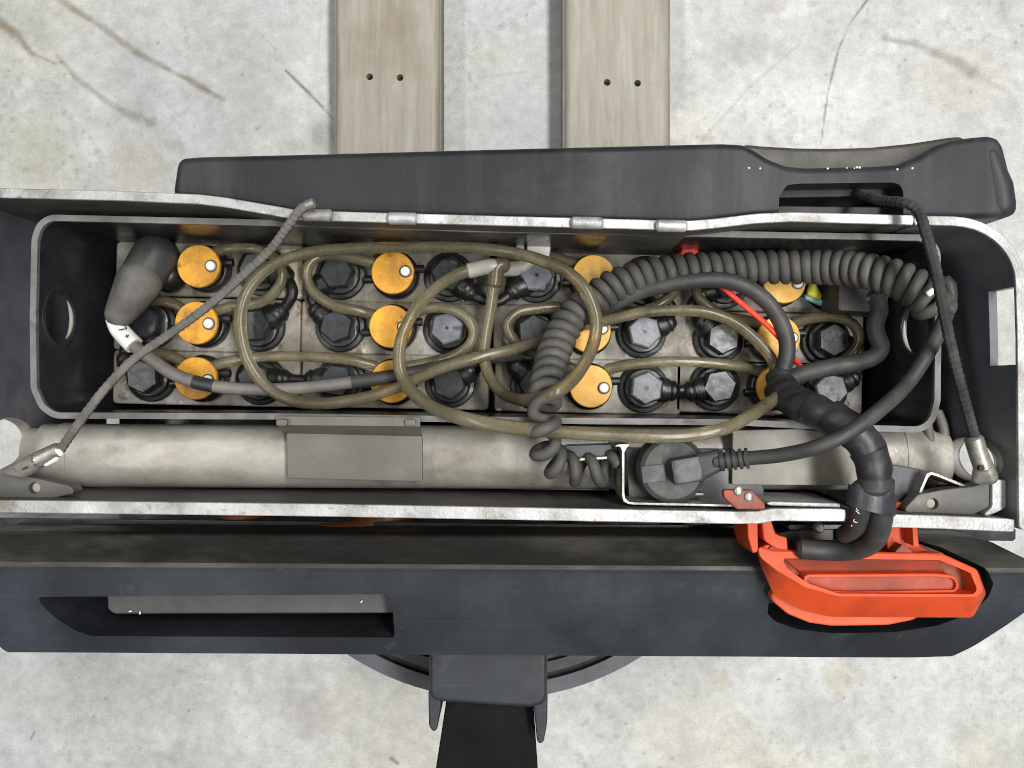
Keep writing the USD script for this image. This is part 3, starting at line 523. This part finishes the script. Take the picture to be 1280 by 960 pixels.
for i in range(3):
    for j in range(4):
        c = P(*caps[i][j], ZCAP); c[2] = ZC
        cx, sx = math.cos(ROT), math.sin(ROT)
        w = lambda x, y, z=0: np.array([c[0] + x * cx - y * sx, c[1] + x * sx + y * cx, z])
        cell = thing('battery_cell', f'{rowname[i]} row battery cell, {colname[j]}, {extra_lab[(i, j)]}', 'battery cell', 'grey lead acid cells in the battery tray', (c[0], c[1], .552))
        hw, hh = .0772, (.0222 if i != 1 else .0220)
        pts = [tuple(w(a * hw, b * hh)[:2]) for a, b in ((-1, -1), (1, -1), (1, 1), (-1, 1))]
        body = slab(pts, .552, ZC, .0035, .0016, .0025)
        emb = []
        for ex, ey in ((-.066, -.006), (.062, -.012)):
            e = w(ex, ey); emb.append(lathe([(.0045, ZC - .001), (.0045, ZC + .0006), (.0036, ZC + .0007), (.0034, ZC + .0001), (.0012, ZC + .0001), (.0008, ZC + .0006)], 20, (e[0], e[1], 0)))
        part('cell_case', cat([body] + emb), 'cell_plastic', cell)
        if (i, j) == (0, 0): part('residue_patch', slab(P2([(350, 312), (378, 311), (379, 352), (374, 371), (352, 370), (356, 340)], ZC), ZC - .001, ZC + .0006, .001, .0004, .002), 'residue', cell, label='crusty cream patch at the right end')
        vc = part('vent_cap', lathe([(.0166, ZCAP - .0045), (.0172, ZCAP - .0035), (.0172, ZCAP - .0012), (.0166, ZCAP - .0002), (.0155, ZCAP)], 44, (c[0], c[1], 0)), 'cap_yellow' if j < 2 else 'cap_pale', cell)
        part('collar', lathe([(.0192, ZC), (.0192, ZC + .008), (.0178, ZC + .0095), (.0165, ZC + .010), (.0160, ZCAP - .0047)], 36, (c[0], c[1], 0)), 'black_rubber', vc)
        a = random.uniform(-.15, .3); pn = (c[0] + .0103 * math.cos(a), c[1] + .0103 * math.sin(a), 0)
        part('float_pin', lathe([(.0040, ZCAP - .001), (.0040, ZCAP + .0016), (.0033, ZCAP + .0026), (.0018, ZCAP + .003)], 22, pn), 'white_plastic', vc)
        part('pin_ring', lathe([(.0050, ZCAP - .001), (.0050, ZCAP + .0006), (.0046, ZCAP + .0008)], 22, pn), 'ledge_grime_shade', vc)
        for sgn in (-1, 1):
            nz = [w(sgn * .014, .004 * sgn), w(sgn * .024, .005 * sgn)]; nz = [np.array([q[0], q[1], ZC + .012]) for q in nz]
            part('nipple', cyl_between(nz[0], nz[1], .0034, 14), 'black_rubber', cell)
            ox, oy = sgn * .0445 + random.uniform(-.0012, .0012), random.uniform(-.001, .001)
            q = w(ox, oy); q[2] = 0; rot = random.uniform(0, math.pi / 3)
            if (i, j, sgn) == (0, 0, -1): continue
            tl = part('terminal', lathe([(.0205, ZC), (.0205, ZC + .0030), (.0197, ZC + .0042), (.0168, ZC + .0048), (.0163, ZC + .0095), (.0146, ZC + .0105)], 36, q), 'black_rubber', cell)
            hx = hexcap(.0120, ZC + .010, ZC + .0205, rot); hx.apply_translation(q)
            part('bolt_head', hx, 'terminal_grey' if (i, j, sgn) in ((1, 1, 1), (1, 2, 1), (2, 2, 1), (2, 3, 1), (0, 2, -1)) else 'terminal_black', tl, smooth=False)
            dm = lathe([(.0016, ZC + .0203), (.0014, ZC + .0209), (.0007, ZC + .0209)], 14, q)
            part('bolt_tip', dm, 'terminal_black', tl)
            cells[(i, j, sgn)] = q

# ------------------------------------------------------------------ cables between the cells
def jumper(name_lab, mids, ends, r=.0044, boots=(1, 1)):
    """ends: two terminal keys; mids: pixel points (x, y, z) of the cable between"""
    t = thing('jumper_cable', name_lab, 'cable', 'black link cables between the cells')
    a, b = (np.array([cells[e][0], cells[e][1], ZC + .010]) for e in ends)
    m = [P(*q) for q in mids]
    for e, first, second in ((a, m[0], m[1] if len(m) > 1 else b), (b, m[-1], m[-2] if len(m) > 1 else a)):
        d = first - e; L = np.linalg.norm(d); d /= L
        s0, s1 = e + d * .0125, e + d * .0255
        bt = part('boot', cat([hullsp([(e + d * .009 + [0, 0, -.001], .0100), (s0 + d * .003, .0092)]), tube(np.array([s0, s0 + d * .005, s0 + d * .0055, s1 - d * .003, s1]), np.array([.0102, .0100, .0088, .0076, .0068]), 20)]), 'black_rubber', t)
        for k, rr in ((.35, .0094), (.7, .0084)):
            part('rib', tube(np.array([s0 + (s1 - s0) * k, s0 + (s1 - s0) * k + d * .0022]), rr, 20, round_end=False), 'black_rubber', bt)
    da = m[0] - a; da /= np.linalg.norm(da); db = m[-1] - b; db /= np.linalg.norm(db)
    path = [a + da * .023] + m + [b + db * .023]
    if len(m) == 1 and np.linalg.norm(m[0] - path[0]) < .004: path = [path[0], path[2]]
    part('cable', tube(spline(path, .002), r, 14), 'black_rubber', t)
zj = .660
jumper('short black link cable looping right of the leftmost cells, rear to middle row', [(358, 345, zj), (366, 366, zj + .004), (354, 388, zj)], [(0, 0, 1), (1, 0, 1)])
jumper('short black link cable looping at the left of the second column cells, under a hose', [(402, 356, zj), (390, 372, zj + .002), (400, 390, zj)], [(0, 1, -1), (1, 1, -1)])
jumper('black link cable across the gap behind the clear elbow in the rear row', [(597, 372, zj + .002), (622, 377, zj + .002), (642, 363, zj + .002)], [(0, 1, 1), (0, 2, -1)])
jumper('black link cable across the gap in the front row, below the hoses', [(598, 455, zj + .002), (617, 446, zj + .002), (634, 448, zj + .002)], [(2, 1, 1), (2, 2, -1)])
jumper('short black link cable of the third column, right ends of rear and middle row', [(822, 368, zj), (840, 385, zj), (832, 404, zj)], [(0, 2, 1), (1, 2, 1)])
jumper('short black link cable of the rightmost column, left ends of rear and middle row', [(878, 366, zj), (864, 384, zj), (880, 404, zj)], [(0, 3, -1), (1, 3, -1)])
jumper('straight black link cable with two boots in the front row, right half', [(830, 487.5, zj), (850, 488, zj), (868, 488, zj)], [(2, 2, 1), (2, 3, -1)])
jumper('short black link cable at the right edge, middle to front row', [(1062, 436, zj), (1076, 454, zj), (1064, 472, zj)], [(1, 3, 1), (2, 3, 1)])
jumper('straight black link cable in the front row, left half, under the grey cable', [(362, 474, zj), (380, 475, zj), (396, 475, zj)], [(2, 0, 1), (2, 1, -1)])
jumper('short black link cable at the left edge, middle to front row', [(165, 424, zj), (156, 440, zj), (166, 456, zj)], [(1, 0, -1), (2, 0, -1)])

# ------------------------------------------------------------------ watering hoses
def hose_mod(ss, th): return 1 + .045 * np.sin(2 * th + ss * 17) + .03 * np.sin(ss * 61 + 1.3) + .02 * np.sin(ss * 143)
def hose(label, pts, r=.0044, m='hose_olive', group=None):
    return single('watering_hose', pxtube(pts, r, 18, .0025, mod=hose_mod), m, label, 'hose', 'olive watering hoses over the cells', smooth=60)
zh, zs = .664, .664
hose('short olive hose behind the leftmost rear yellow cap', [(262, 318, zs), (285, 311, .668), (318, 311, .668), (344, 323, .670), (353, 342, .672), (346, 362, .670), (325, 378, .668), (290, 383, .666), (268, 390, zs)])
hose('short olive hose left of the leftmost middle yellow cap', [(178, 378, .655), (200, 376, zs), (220, 381, zs), (232, 390, zs)], m='hose_dark')
hose('olive hose from the second rear cap curling down to the second middle cap', [(470, 330, zs), (440, 322, .668), (405, 319, .672), (387, 330, .674), (384, 348, .674), (394, 367, .674), (420, 383, .673), (450, 389, .670), (472, 395, zs)])
hose('olive hose curling round the right bolt of the second middle cell', [(512, 394, zs), (535, 385, .669), (562, 386, .673), (584, 397, .676), (592, 415, .676), (585, 433, .676), (562, 447, .672), (535, 453, .668), (505, 459, zs)])
hose('olive hose lying between middle and front row on the left', [(262, 460, zs), (285, 452, .666), (330, 446, .668), (390, 446, .668), (435, 450, .668), (470, 458, zs)])
hose('dark olive hose between front and middle row at far left', [(190, 440, .655), (215, 446, zs), (235, 455, zs)], m='hose_dark')
hose('olive hose lying along the front row right of the coil', [(758, 462, zs), (785, 456, .668), (830, 452, .669), (880, 453, .669), (925, 458, .667), (955, 466, zs)])
hose('olive hose curling round the bolt left of the coil', [(700, 384, .668), (672, 386, .670), (648, 390, .672), (634, 405, .673), (640, 422, .672), (655, 436, .668), (690, 450, zs), (720, 462, zs)], m='hose_dark')
hose('dark olive hose curling from the rear row to the middle cap under the black cable', [(960, 345, zs), (905, 345, .664), (876, 350, .668), (871, 366, .670), (884, 383, .671), (908, 396, .671), (935, 401, .668), (955, 406, zs)], m='hose_dark')
hose('dark olive hose looping round the shiny bolt at the right edge', [(992, 404, zs), (1012, 398, .668), (1040, 396, .673), (1063, 403, .676), (1074, 420, .676), (1068, 438, .675), (1050, 452, .670), (1020, 462, zs), (990, 468, zs)], m='hose_dark')
hose('pale olive hose rising from the third middle cap to the rear row', [(752, 402, zs), (785, 392, .667), (815, 385, .669), (838, 370, .668), (850, 350, zs)])
hose('short olive hose end beside the third rear cap', [(660, 318, zs), (690, 321, zs), (722, 330, zs)], m='hose_dark')
# the two long loops
zl = .686
LOOP = [(722, 408, .668), (700, 417, .669), (676, 426, .674), (640, 437, .684), (600, 446, .690), (550, 461, .692), (500, 483, .692), (460, 496, .691), (410, 504, .690), (365, 500, .690), (332, 482, .690), (310, 450, .690), (301, 415, .690), (302, 385, .690), (315, 355, .690), (342, 331, .690),
        (380, 317, .690), (430, 311, .690), (500, 309, .690), (570, 309, .690), (630, 314, .694), (675, 325, .702), (710, 341, .710), (733, 365, .714), (745, 398, .714), (741, 432, .716), (722, 467, .736), (695, 490, .757), (660, 500, .738), (632, 494, .708), (613, 473, .690), (605, 445, .684), (608, 415, .680), (614, 380, .678), (617, 350, .678), (618, 338, .678)]
hose('long olive hose lying in two big loops over the left half of the cells', LOOP, .0046)
hose('long olive hose swinging from the clear elbow over the front rim to the taped cables', [(592, 337, .680), (570, 344, .684), (545, 360, .692), (520, 386, .704), (503, 420, .710), (499, 455, .712), (509, 482, .716), (535, 506, .730), (575, 522, .748), (630, 533, .755), (700, 540, .757), (780, 544, .757), (850, 545, .757), (905, 536, .756), (938, 519, .748), (958, 506, .732), (974, 494, .718)], .0048)
hose('olive hose from under the coil over the middle row bending down into the taped cables', [(722, 407, .674), (760, 400, .680), (800, 391, .682), (840, 388, .683), (880, 390, .684), (915, 402, .685), (945, 425, .687), (964, 448, .689), (970, 466, .694)], .0046)
el = thing('hose_elbow', 'milky clear plastic hose elbow at the rear between two cells', 'hose connector')
part('sleeve', pxtube([(586, 338.5, .680), (610, 333, .681), (622, 333, .680)], .0062, 18), 'clear_plastic', el)
part('sleeve', pxtube([(618, 356, .678), (619, 344, .679), (621, 333, .680), (632, 330, .678)], .0066, 18), 'hose_dark', el)
wc = thing('hose_valve', 'pale grey plastic hose valve between the clear elbow and the third rear cap', 'hose connector')
part('valve_body', box(*P(672, 318, .668), .019, .014, .022, -.15, .002), 'white_plastic', wc)
part('nozzle', pxtube([(630, 336, .666), (652, 334, .666), (662, 325, .667)], .0065, 18), 'clear_plastic', wc)
part('stem', lathe([(.0035, .678), (.0035, .683), (.002, .684)], 18, tuple(P(650, 312, .678)[:2]) + (0,)), 'clear_plastic', wc)

# ------------------------------------------------------------------ the main battery cables
mc = thing('battery_cable', 'dusty grey battery cable with white written label and black boot at far left', 'battery cable')
part('boot', hullsp([(P(194, 321, .672), .0180), (P(172, 356, .681), .0166)]), 'boot_rubber', mc)
part('boot', hullsp([(P(174, 352, .683), .0172), (P(163, 373, .687), .0140), (P(150, 392, .688), .0112)]), 'boot_dusty', mc, label='dusty lower half of the boot')
part('boot_foot', hullsp([(P(195, 318, .655), .018), (P(212, 345, .660), .014)]), 'black_rubber', mc)
cabp = [(150, 388, .686), (147, 402, .686), (156, 420, .687), (172, 436, .688), (192, 451, .689), (216, 467, .690), (246, 478, .691), (285, 485, .690), (330, 487, .687), (380, 485, .685), (430, 479, .684), (480, 472, .684), (520, 465, .683), (560, 457, .680), (610, 447, .674), (650, 443, .668)]
cp = spline([P(*q) for q in cabp], .002)
part('cable', tube(cp, .0050, 16), 'cable_grey', mc)
def piece(x0, x1, r, m, name, parent):
    px = cp[:, 0] / (CAMZ - cp[:, 2]) * FPX + 640
    return part(name, tube(cp[(px >= x0) & (px <= x1)], r, 18, round_end=False), m, parent)
piece(239, 268, .0053, 'tape_black', 'tape_band', mc); piece(440, 700, .0054, 'cable_black', 'tape_band', mc)
lab = part('label_sleeve', pxtube([(144, 398, .686), (149, 411, .6865), (158, 422, .687), (168, 432, .688)], .0072, 22, .002, round_end=False), 'white_plastic', mc)
def text_at(s, h, pos, ang, depth=.0004, bold=False):
    t = meshkit.text_mesh(s, h, depth, bold); t.apply_translation((-t.bounds.mean(0)[0], -t.bounds.mean(0)[1], 0))
    t.apply_transform(trimesh.transformations.rotation_matrix(ang, [0, 0, 1])); t.apply_translation(pos); return t
part('ink_mark', cat([text_at('7', .0062, P(153.5, 411, .6942), -1.05 + math.pi / 2 - 1.45), text_at('+', .005, P(159, 420, .6948), -1.0)]), 'ink', lab, smooth=False)

rc = thing('battery_cable', 'black battery cable from the black block at right bending down to the taped bundle', 'battery cable')
part('terminal_block', box(*P(1068, 373, .682), .039, .025, .034, -.04, .003), 'boot_rubber', rc)
part('collar', pxtube([(1076, 374, .688), (1090, 373, .692), (1098, 373, .694)], .0100, 22, round_end=False), 'black_rubber', rc)
part('cable', pxtube([(1080, 373, .688), (1094, 374, .697), (1099, 388, .700), (1094, 404, .700), (1096, 420, .701), (1101, 434, .702), (1092, 446, .703), (1068, 454, .703), (1040, 459, .703), (1012, 465, .704), (990, 473, .705), (976, 486, .706)], .0066, 18), 'cable_black', rc)
kb = thing('battery_cable', 'thick black cable arching below the coil down to the taped bundle', 'battery cable')
part('cable', pxtube([(700, 405, .668), (735, 396, .672), (765, 380, .686), (800, 364, .694), (850, 353, .700), (900, 350, .703), (935, 360, .704), (962, 381, .704), (980, 412, .704), (984, 440, .704), (978, 464, .704), (972, 482, .706)], .0062, 18), 'cable_black', kb)

bu = thing('cable_bundle', 'black cables bundled in wraps of tape, running over the front plate to the red handle', 'cable bundle')
bp_ = [(975, 470, .700), (977, 486, .708), (990, 500, .726), (1012, 511, .745), (1040, 523, .757), (1066, 538, .765), (1084, 560, .768), (1092, 585, .768), (1093, 610, .766)]
bs = spline([P(*q) for q in bp_], .002)
part('core', tube(bs, np.interp(np.linspace(0, 1, len(bs)), [0, .15, 1], [.0080, .0108, .0108]), 20), 'cable_black', bu)
n = len(bs); k = 0
cuts = [0, .10, .21, .31, .42, .53, .66, .79, .90]
for a, b in zip(cuts[:-1], cuts[1:]):
    i0, i1 = int(a * n), min(n, int(b * n) + 3); k += 1
    u = np.linspace(0, 1, i1 - i0); sc_ = np.interp((a + b) / 2, [0, .15, 1], [.76, .97, .97])
    r = (.0126 - .0008 * u) * sc_ + .0003 * np.sin(u * 9 + k)
    def dent(ss, th, k=k): return 1 + .025 * np.sin(2 * th + k * 1.7) + .03 * np.sin(3 * th + ss * 300 + k)
    part('tape_wrap', tube(bs[i0:i1], r, 28, mod=dent, round_end=False), 'tape_black' if k % 2 else 'tape_dull', bu)
part('cable', pxtube([(1078, 606, .764), (1077, 625, .762), (1074, 645, .755), (1068, 660, .738), (1056, 668, .715)], .0066, 18), 'cable_black', bu)
part('cable', pxtube([(1103, 600, .764), (1102, 630, .762), (1100, 655, .754), (1092, 675, .735), (1072, 686, .715), (1040, 688, .702), (1000, 686, .698)], .0078, 18), 'cable_black', bu)
q0, q1 = P(1088, 613, .763), P(1091, 637, .762)
bd = tube(spline([q0, q1], .002), .0098, 40, round_end=False); mid = (q0 + q1) / 2
rot = trimesh.transformations.rotation_matrix(-.32, [0, 0, 1], mid)
bd.vertices = mid + (bd.vertices - mid) * [1.72, 1, 1.0]; bd.apply_transform(rot)
part('tape_wrap', bd, 'tape_black', bu, label='shiny loose band of tape above the front plate')
part('print', cat([text_at(s, .0032, P(x, y, z), -1.9 + .1) for s, x, y, z in (('0', 1073, 636, .7648), ('7', 1072, 640, .7640), ('7', 1070.5, 648, .7600), ('0', 1069.5, 651, .7590), ('1', 1067, 657, .7530))]), 'white_plastic', bu, smooth=False)

single('signal_wire', pxtube([(893, 353, .690), (905, 361, .696), (930, 382, .700), (955, 403, .701), (972, 420, .700), (986, 438, .694), (996, 452, .690), (1004, 462, .688)], .0021, 10), 'red_wire', 'thin red wire slanting over the rightmost middle cap', 'wire')
single('signal_wire', pxtube([(1158, 528, .70), (1163, 555, .702), (1166, 585, .70), (1172, 596, .695), (1180, 580, .695), (1180, 540, .695), (1172, 515, .69)], .0038, 12), 'cable_grey', 'pale grey wire loop at the right end of the tube', 'wire')
single('red_plug', lathe([(.0085, .650), (.0085, .676), (.0075, .6785), (.005, .679)], 30, tuple(P(862, 320, .677)[:2]) + (0,)), 'red_wire', 'small round red plug peeping out behind the coiled cable', 'plug')
s1 = thing('wire_scrap', 'yellow and pale blue scrap of wire ends beside the rightmost rear cap', 'wire scrap')
part('yellow_end', hullsp([(P(1016, 360, .668), .004), (P(1022, 370, .668), .0035), (P(1013, 366, .670), .003)], 10), 'scrap_yellow', s1)
part('blue_end', hullsp([(P(1010, 371, .664), .003), (P(1026, 378, .664), .003)], 10), 'scrap_blue', s1)

# ------------------------------------------------------------------ the coiled charging cable with its plug
ch = thing('charging_cable', 'grey black coiled charging cable with a round mains plug in the holder', 'charging cable')
def helix(pts, pitch, rad, wire, ph0=0, parent=None, name='coil'):
    c = spline([P(*q) for q in pts], .0004); t, a, b = frames(c)
    s = np.linspace(0, 1, len(c)); pi_ = np.interp(s, *pitch); ra = np.interp(s, *rad)
    ph = ph0 + np.cumsum(2 * np.pi * .0004 / pi_)
    h = c + ra[:, None] * (np.cos(ph)[:, None] * a + np.sin(ph)[:, None] * b)
    return tube(spline(h[::2], .0015), wire, 12)
coilp = [(1170, 391, .752), (1158, 371, .754), (1130, 353, .748), (1098, 342, .737), (1060, 336, .719), (1020, 334, .704), (975, 334, .695), (940, 334, .692), (900, 336, .692), (850, 338, .692), (805, 345, .692), (768, 358, .693), (738, 377, .694), (712, 400, .696), (697, 428, .703), (689, 455, .715), (684, 480, .731), (681, 502, .745),
         (681, 520, .753), (680, 540, .753), (682, 562, .744), (700, 582, .734), (735, 588, .728), (772, 584, .728)]
part('coil', helix(coilp, ([0, .22, .30, .62, .72, .80, 1], [.0079, .0083, .0088, .0089, .0105, .016, .018]), ([0, .1, .7, .82, 1], [.0104, .0092, .0092, .0080, .0092]), .0043), 'coil_rubber', ch, smooth=60)
part('lead', pxtube([(1158, 374, .743), (1174, 357, .751), (1185, 354, .754), (1186, 380, .756), (1174, 415, .760), (1156, 448, .765), (1133, 481, .768), (1100, 512, .784), (1062, 540, .790), (1020, 559, .786), (975, 569, .772), (932, 573, .760)], .0049, 16), 'cable_black', ch)
part('coil_end', pxtube([(1160, 368, .770), (1166, 363, .771)], .0022, 12), 'white_plastic', ch)
pd = P(842, 588, .742)
pl = part('plug', lathe([(.0215, .717), (.0240, .719), (.0243, .735), (.0236, .7405), (.0215, .742), (.0205, .7412)], 52, (pd[0], pd[1], 0)), 'cable_black', ch, label='round black mains plug')
pa = .13
part('plug_body', box(*P(857, 587, .748), .0215, .0180, .014, .17, .0020), 'plug_plastic', pl)
part('plug_neck', hullsp([(P(874, 574, .750), .0045), (P(878, 592, .750), .0045), (P(896, 570, .752), .0045), (P(897, 582, .752), .0045)]), 'plug_plastic', pl)
part('face_groove', box(*P(818, 592, .7420), .018, .012, .0012, .12, .0003), 'tape_dull', pl)
g0, g1 = P(893, 577, .752), P(932, 573, .758)
d = (g1 - g0) / np.linalg.norm(g1 - g0)
part('strain_relief', tube(np.array([g0, g1]), .0056, 18), 'cable_black', pl)
for k in range(5):
    q = g0 + d * (.004 + k * .0042)
    part('relief_ring', tube(np.array([q, q + d * .0022]), .0072, 20, round_end=False), 'cable_black', pl)

# ------------------------------------------------------------------ ropes holding the lid
def braid(s, th):
    return 1 + .13 * np.sin(s * 2 * np.pi / .0086 + 3 * th) * np.sin(s * 2 * np.pi / .0086 - 3 * th)
def rope(label, pts, r, m):
    t = thing('lid_rope', label, 'rope'); part('rope', pxtube(pts, r, 24, .0008, mod=braid), m, t, smooth=70); return t
r1 = rope('grey braided rope slanting over the left end of the cells to a clamp', [(386, 256, .772), (376, 262, .774), (362, 280, .768), (340, 310, .756), (306, 342, .747), (262, 381, .742), (216, 415, .742), (170, 447, .744), (135, 482, .749), (108, 516, .752), (86, 547, .752), (76, 562, .750)], .0030, 'rope_grey')
part('end_ferrule', tube(np.array([P(384, 257, .773), P(391, 254, .774)]), .0034, 16), 'zinc_steel', r1)
cl = part('clamp', cat([hullsp([(P(70, 563, .750), .0052), (P(48, 575, .750), .0062)]), hullsp([(P(48, 575, .750), .0062), (P(4, 589, .748), .0022), (P(14, 592, .748), .0022), (P(30, 590, .748), .004)])]), 'zinc_steel', r1)
part('clamp_slot', box(*P(31, 585.5, .7562), .004, .0011, .0012, .45, .0002), 'hole_dark', cl)
part('clamp_tongue', hullsp([(P(58, 579, .7505), .0022), (P(70, 573, .7505), .0022)]), 'white_plastic', cl)
part('clamp_tongue', hullsp([(P(73, 564, .753), .002), (P(76, 567, .753), .002)]), 'white_plastic', cl)
r2 = rope('dark braided rope from the lid handle slot down the right side to a clamp', [(1062, 236, .700), (1078, 243, .725), (1098, 250, .748), (1128, 253, .770), (1147, 263, .778), (1157, 290, .787), (1168, 330, .791), (1177, 375, .790), (1187, 425, .785), (1199, 475, .776), (1211, 520, .765), (1220, 552, .756)], .0033, 'rope_dark')
cl = part('clamp', cat([pxtube([(1217, 548, .756), (1224, 570, .755), (1229, 584, .754)], np.full(99, .0062)[:len(spline([P(1217, 548, .756), P(1224, 570, .755), P(1229, 584, .754)], .003))], 18), hullsp([(P(1229, 580, .754), .006), (P(1237, 596, .752), .0055), (P(1222, 598, .750), .004)])]), 'zinc_steel', r2)
part('clamp_slot', lathe([(.0020, .7585), (.0020, .7610), (.0012, .7612)], 16, tuple(P(1227, 585, .7606)[:2]) + (0,)), 'hole_dark', cl)

# ------------------------------------------------------------------ the red release handle
rh = thing('release_handle', 'red plastic release handle of the battery connector set into the front cover', 'handle')
def lofted(top, bot, zt, zb, r=.003, n=160):
    a, b = round_pts(P2(top, zt), r), round_pts(P2(bot, zb), r)
    def res(q, start):
        k = np.argmin(np.linalg.norm(q - start, axis=1)); q = np.roll(q, -k, 0); q = np.vstack([q, q[:1]])
        s = np.r_[0, np.cumsum(np.linalg.norm(np.diff(q, axis=0), axis=1))]; u = np.linspace(0, s[-1], n, endpoint=False)
        return np.stack([np.interp(u, s, q[:, i]) for i in range(2)], 1)
    a, b = res(a, np.array(P2([top[0]], zt)[0])), res(b, np.array(P2([bot[0]], zb)[0]))
    w = lambda q, z: np.column_stack([q, np.full(len(q), z)])
    return loft([w(b, zb), w(a, zt - .001), w(inset(a, .001), zt)])
ZT, ZO = .696, .678
outer_t = [(943, 680), (965, 688), (1178, 692), (1222, 712), (1231, 738), (1222, 748), (1046, 747), (1005, 735), (970, 714), (950, 698)]
outer_b = [(943, 680), (965, 688), (1178, 692), (1222, 712), (1233, 742), (1216, 772), (1038, 771), (1000, 762), (968, 745), (950, 705)]
om = MF(lofted(outer_t, outer_b, ZT, ZO))
pocket = round_pts(P2([(977, 698), (1175, 700), (1213, 716), (1222, 738), (1216, 743), (1048, 742), (1010, 729), (985, 712)], ZT), .0015)
om = om - m3.Manifold.extrude(m3.CrossSection([pocket]), .1).translate((0, 0, .6805))
fr = part('handle_frame', om, 'red_plastic', rh, smooth=40)
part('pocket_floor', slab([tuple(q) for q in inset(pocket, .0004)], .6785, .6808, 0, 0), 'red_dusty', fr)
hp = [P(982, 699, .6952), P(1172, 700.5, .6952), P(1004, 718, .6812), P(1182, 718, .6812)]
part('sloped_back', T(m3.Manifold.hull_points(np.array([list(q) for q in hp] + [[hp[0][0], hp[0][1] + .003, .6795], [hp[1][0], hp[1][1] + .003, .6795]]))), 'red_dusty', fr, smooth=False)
boss = round_pts(P2([(996, 718), (1170, 717), (1192, 719), (1200, 729), (1197, 741), (1060, 743), (1030, 741), (1008, 731)], .692), .004)
bo = MF(slab([tuple(q) for q in boss], .6809, .692, .002, .001)) - MF(slab([tuple(q) for q in inset(boss, .002)], .688, .70, .0015, 0))
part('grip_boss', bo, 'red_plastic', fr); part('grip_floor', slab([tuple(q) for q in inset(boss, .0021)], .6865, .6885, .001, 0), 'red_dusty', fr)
part('lower_lip', slab(P2([(962, 740), (966, 752), (985, 768), (1012, 779), (1040, 783), (1110, 782), (1140, 776), (1160, 768), (1100, 755), (1000, 740)], .668), .660, .668, .003, .002, .003), 'red_pale', rh)
part('cross_rib', slab(P2([(950, 684), (962, 680), (1000, 691), (1150, 693), (1180, 690), (1180, 697), (975, 697)], .692), .66, .692, .001, .001), 'red_plastic', rh)
part('arm', slab(P2([(933, 630), (947, 630), (948, 690), (941, 692), (935, 672)], .700), .66, .700, .001, .001), 'red_plastic', rh)
part('arm', slab(P2([(950, 632), (958, 632), (970, 668), (984, 672), (985, 688), (972, 687), (955, 676)], .697), .66, .697, .001, .001), 'red_plastic', rh)
part('arm', slab(P2([(1106, 640), (1122, 640), (1140, 655), (1146, 658), (1149, 682), (1160, 688), (1180, 692), (1110, 692)], .683), .66, .683, .001, .001), 'red_plastic', rh)
part('arm', slab(P2([(1140, 650), (1146, 652), (1149, 684), (1142, 684)], .697), .66, .697, .0005, .0005), 'red_plastic', rh)
part('gusset', prism(P2([(958, 689), (968, 680), (990, 690)], .694), .665, .694), 'red_dusty', rh, smooth=False)
part('gusset', prism(P2([(1118, 691), (1128, 681), (1142, 691)], .694), .665, .694), 'red_dusty', rh, smooth=False)
pb = part('pivot_block', slab(P2([(904, 612), (940, 613), (957, 630), (957, 637), (921, 637), (905, 622)], .7655), .7605, .7655, .0015, .0012, .002), 'red_dusty', rh, label='dusty red tab with two screws on the front plate')
for x, y in ((923, 613.8), (936, 621)):
    q = P(x, y, .766); part('screw', lathe([(.0030, .765), (.0030, .7668), (.0018, .7675)], 18, (q[0], q[1], 0)), 'zinc_steel', pb)
part('tab', slab(P2([(1100, 628), (1133, 628), (1133, 636), (1100, 636)], .732), .722, .732, .001, .001), 'red_plastic', rh, label='small red tab right of the taped cables')
cn = thing('connector_housing', 'dark metal connector bracket with a bright screw behind the red handle', 'connector')
part('bracket', slab(P2([(965, 668), (990, 663), (1042, 660), (1042, 690), (985, 690)], .66), .60, .66, .001, .001), 'wall_paint', cn)
part('housing', slab(P2([(985, 655), (1060, 655), (1060, 662), (985, 664)], .664), .60, .664, .001, .001), 'black_rubber', cn)
q = P(1024, 660, .668); part('screw', lathe([(.0045, .664), (.0045, .667), (.003, .669)], 18, (q[0], q[1], 0)), 'zinc_steel', cn)
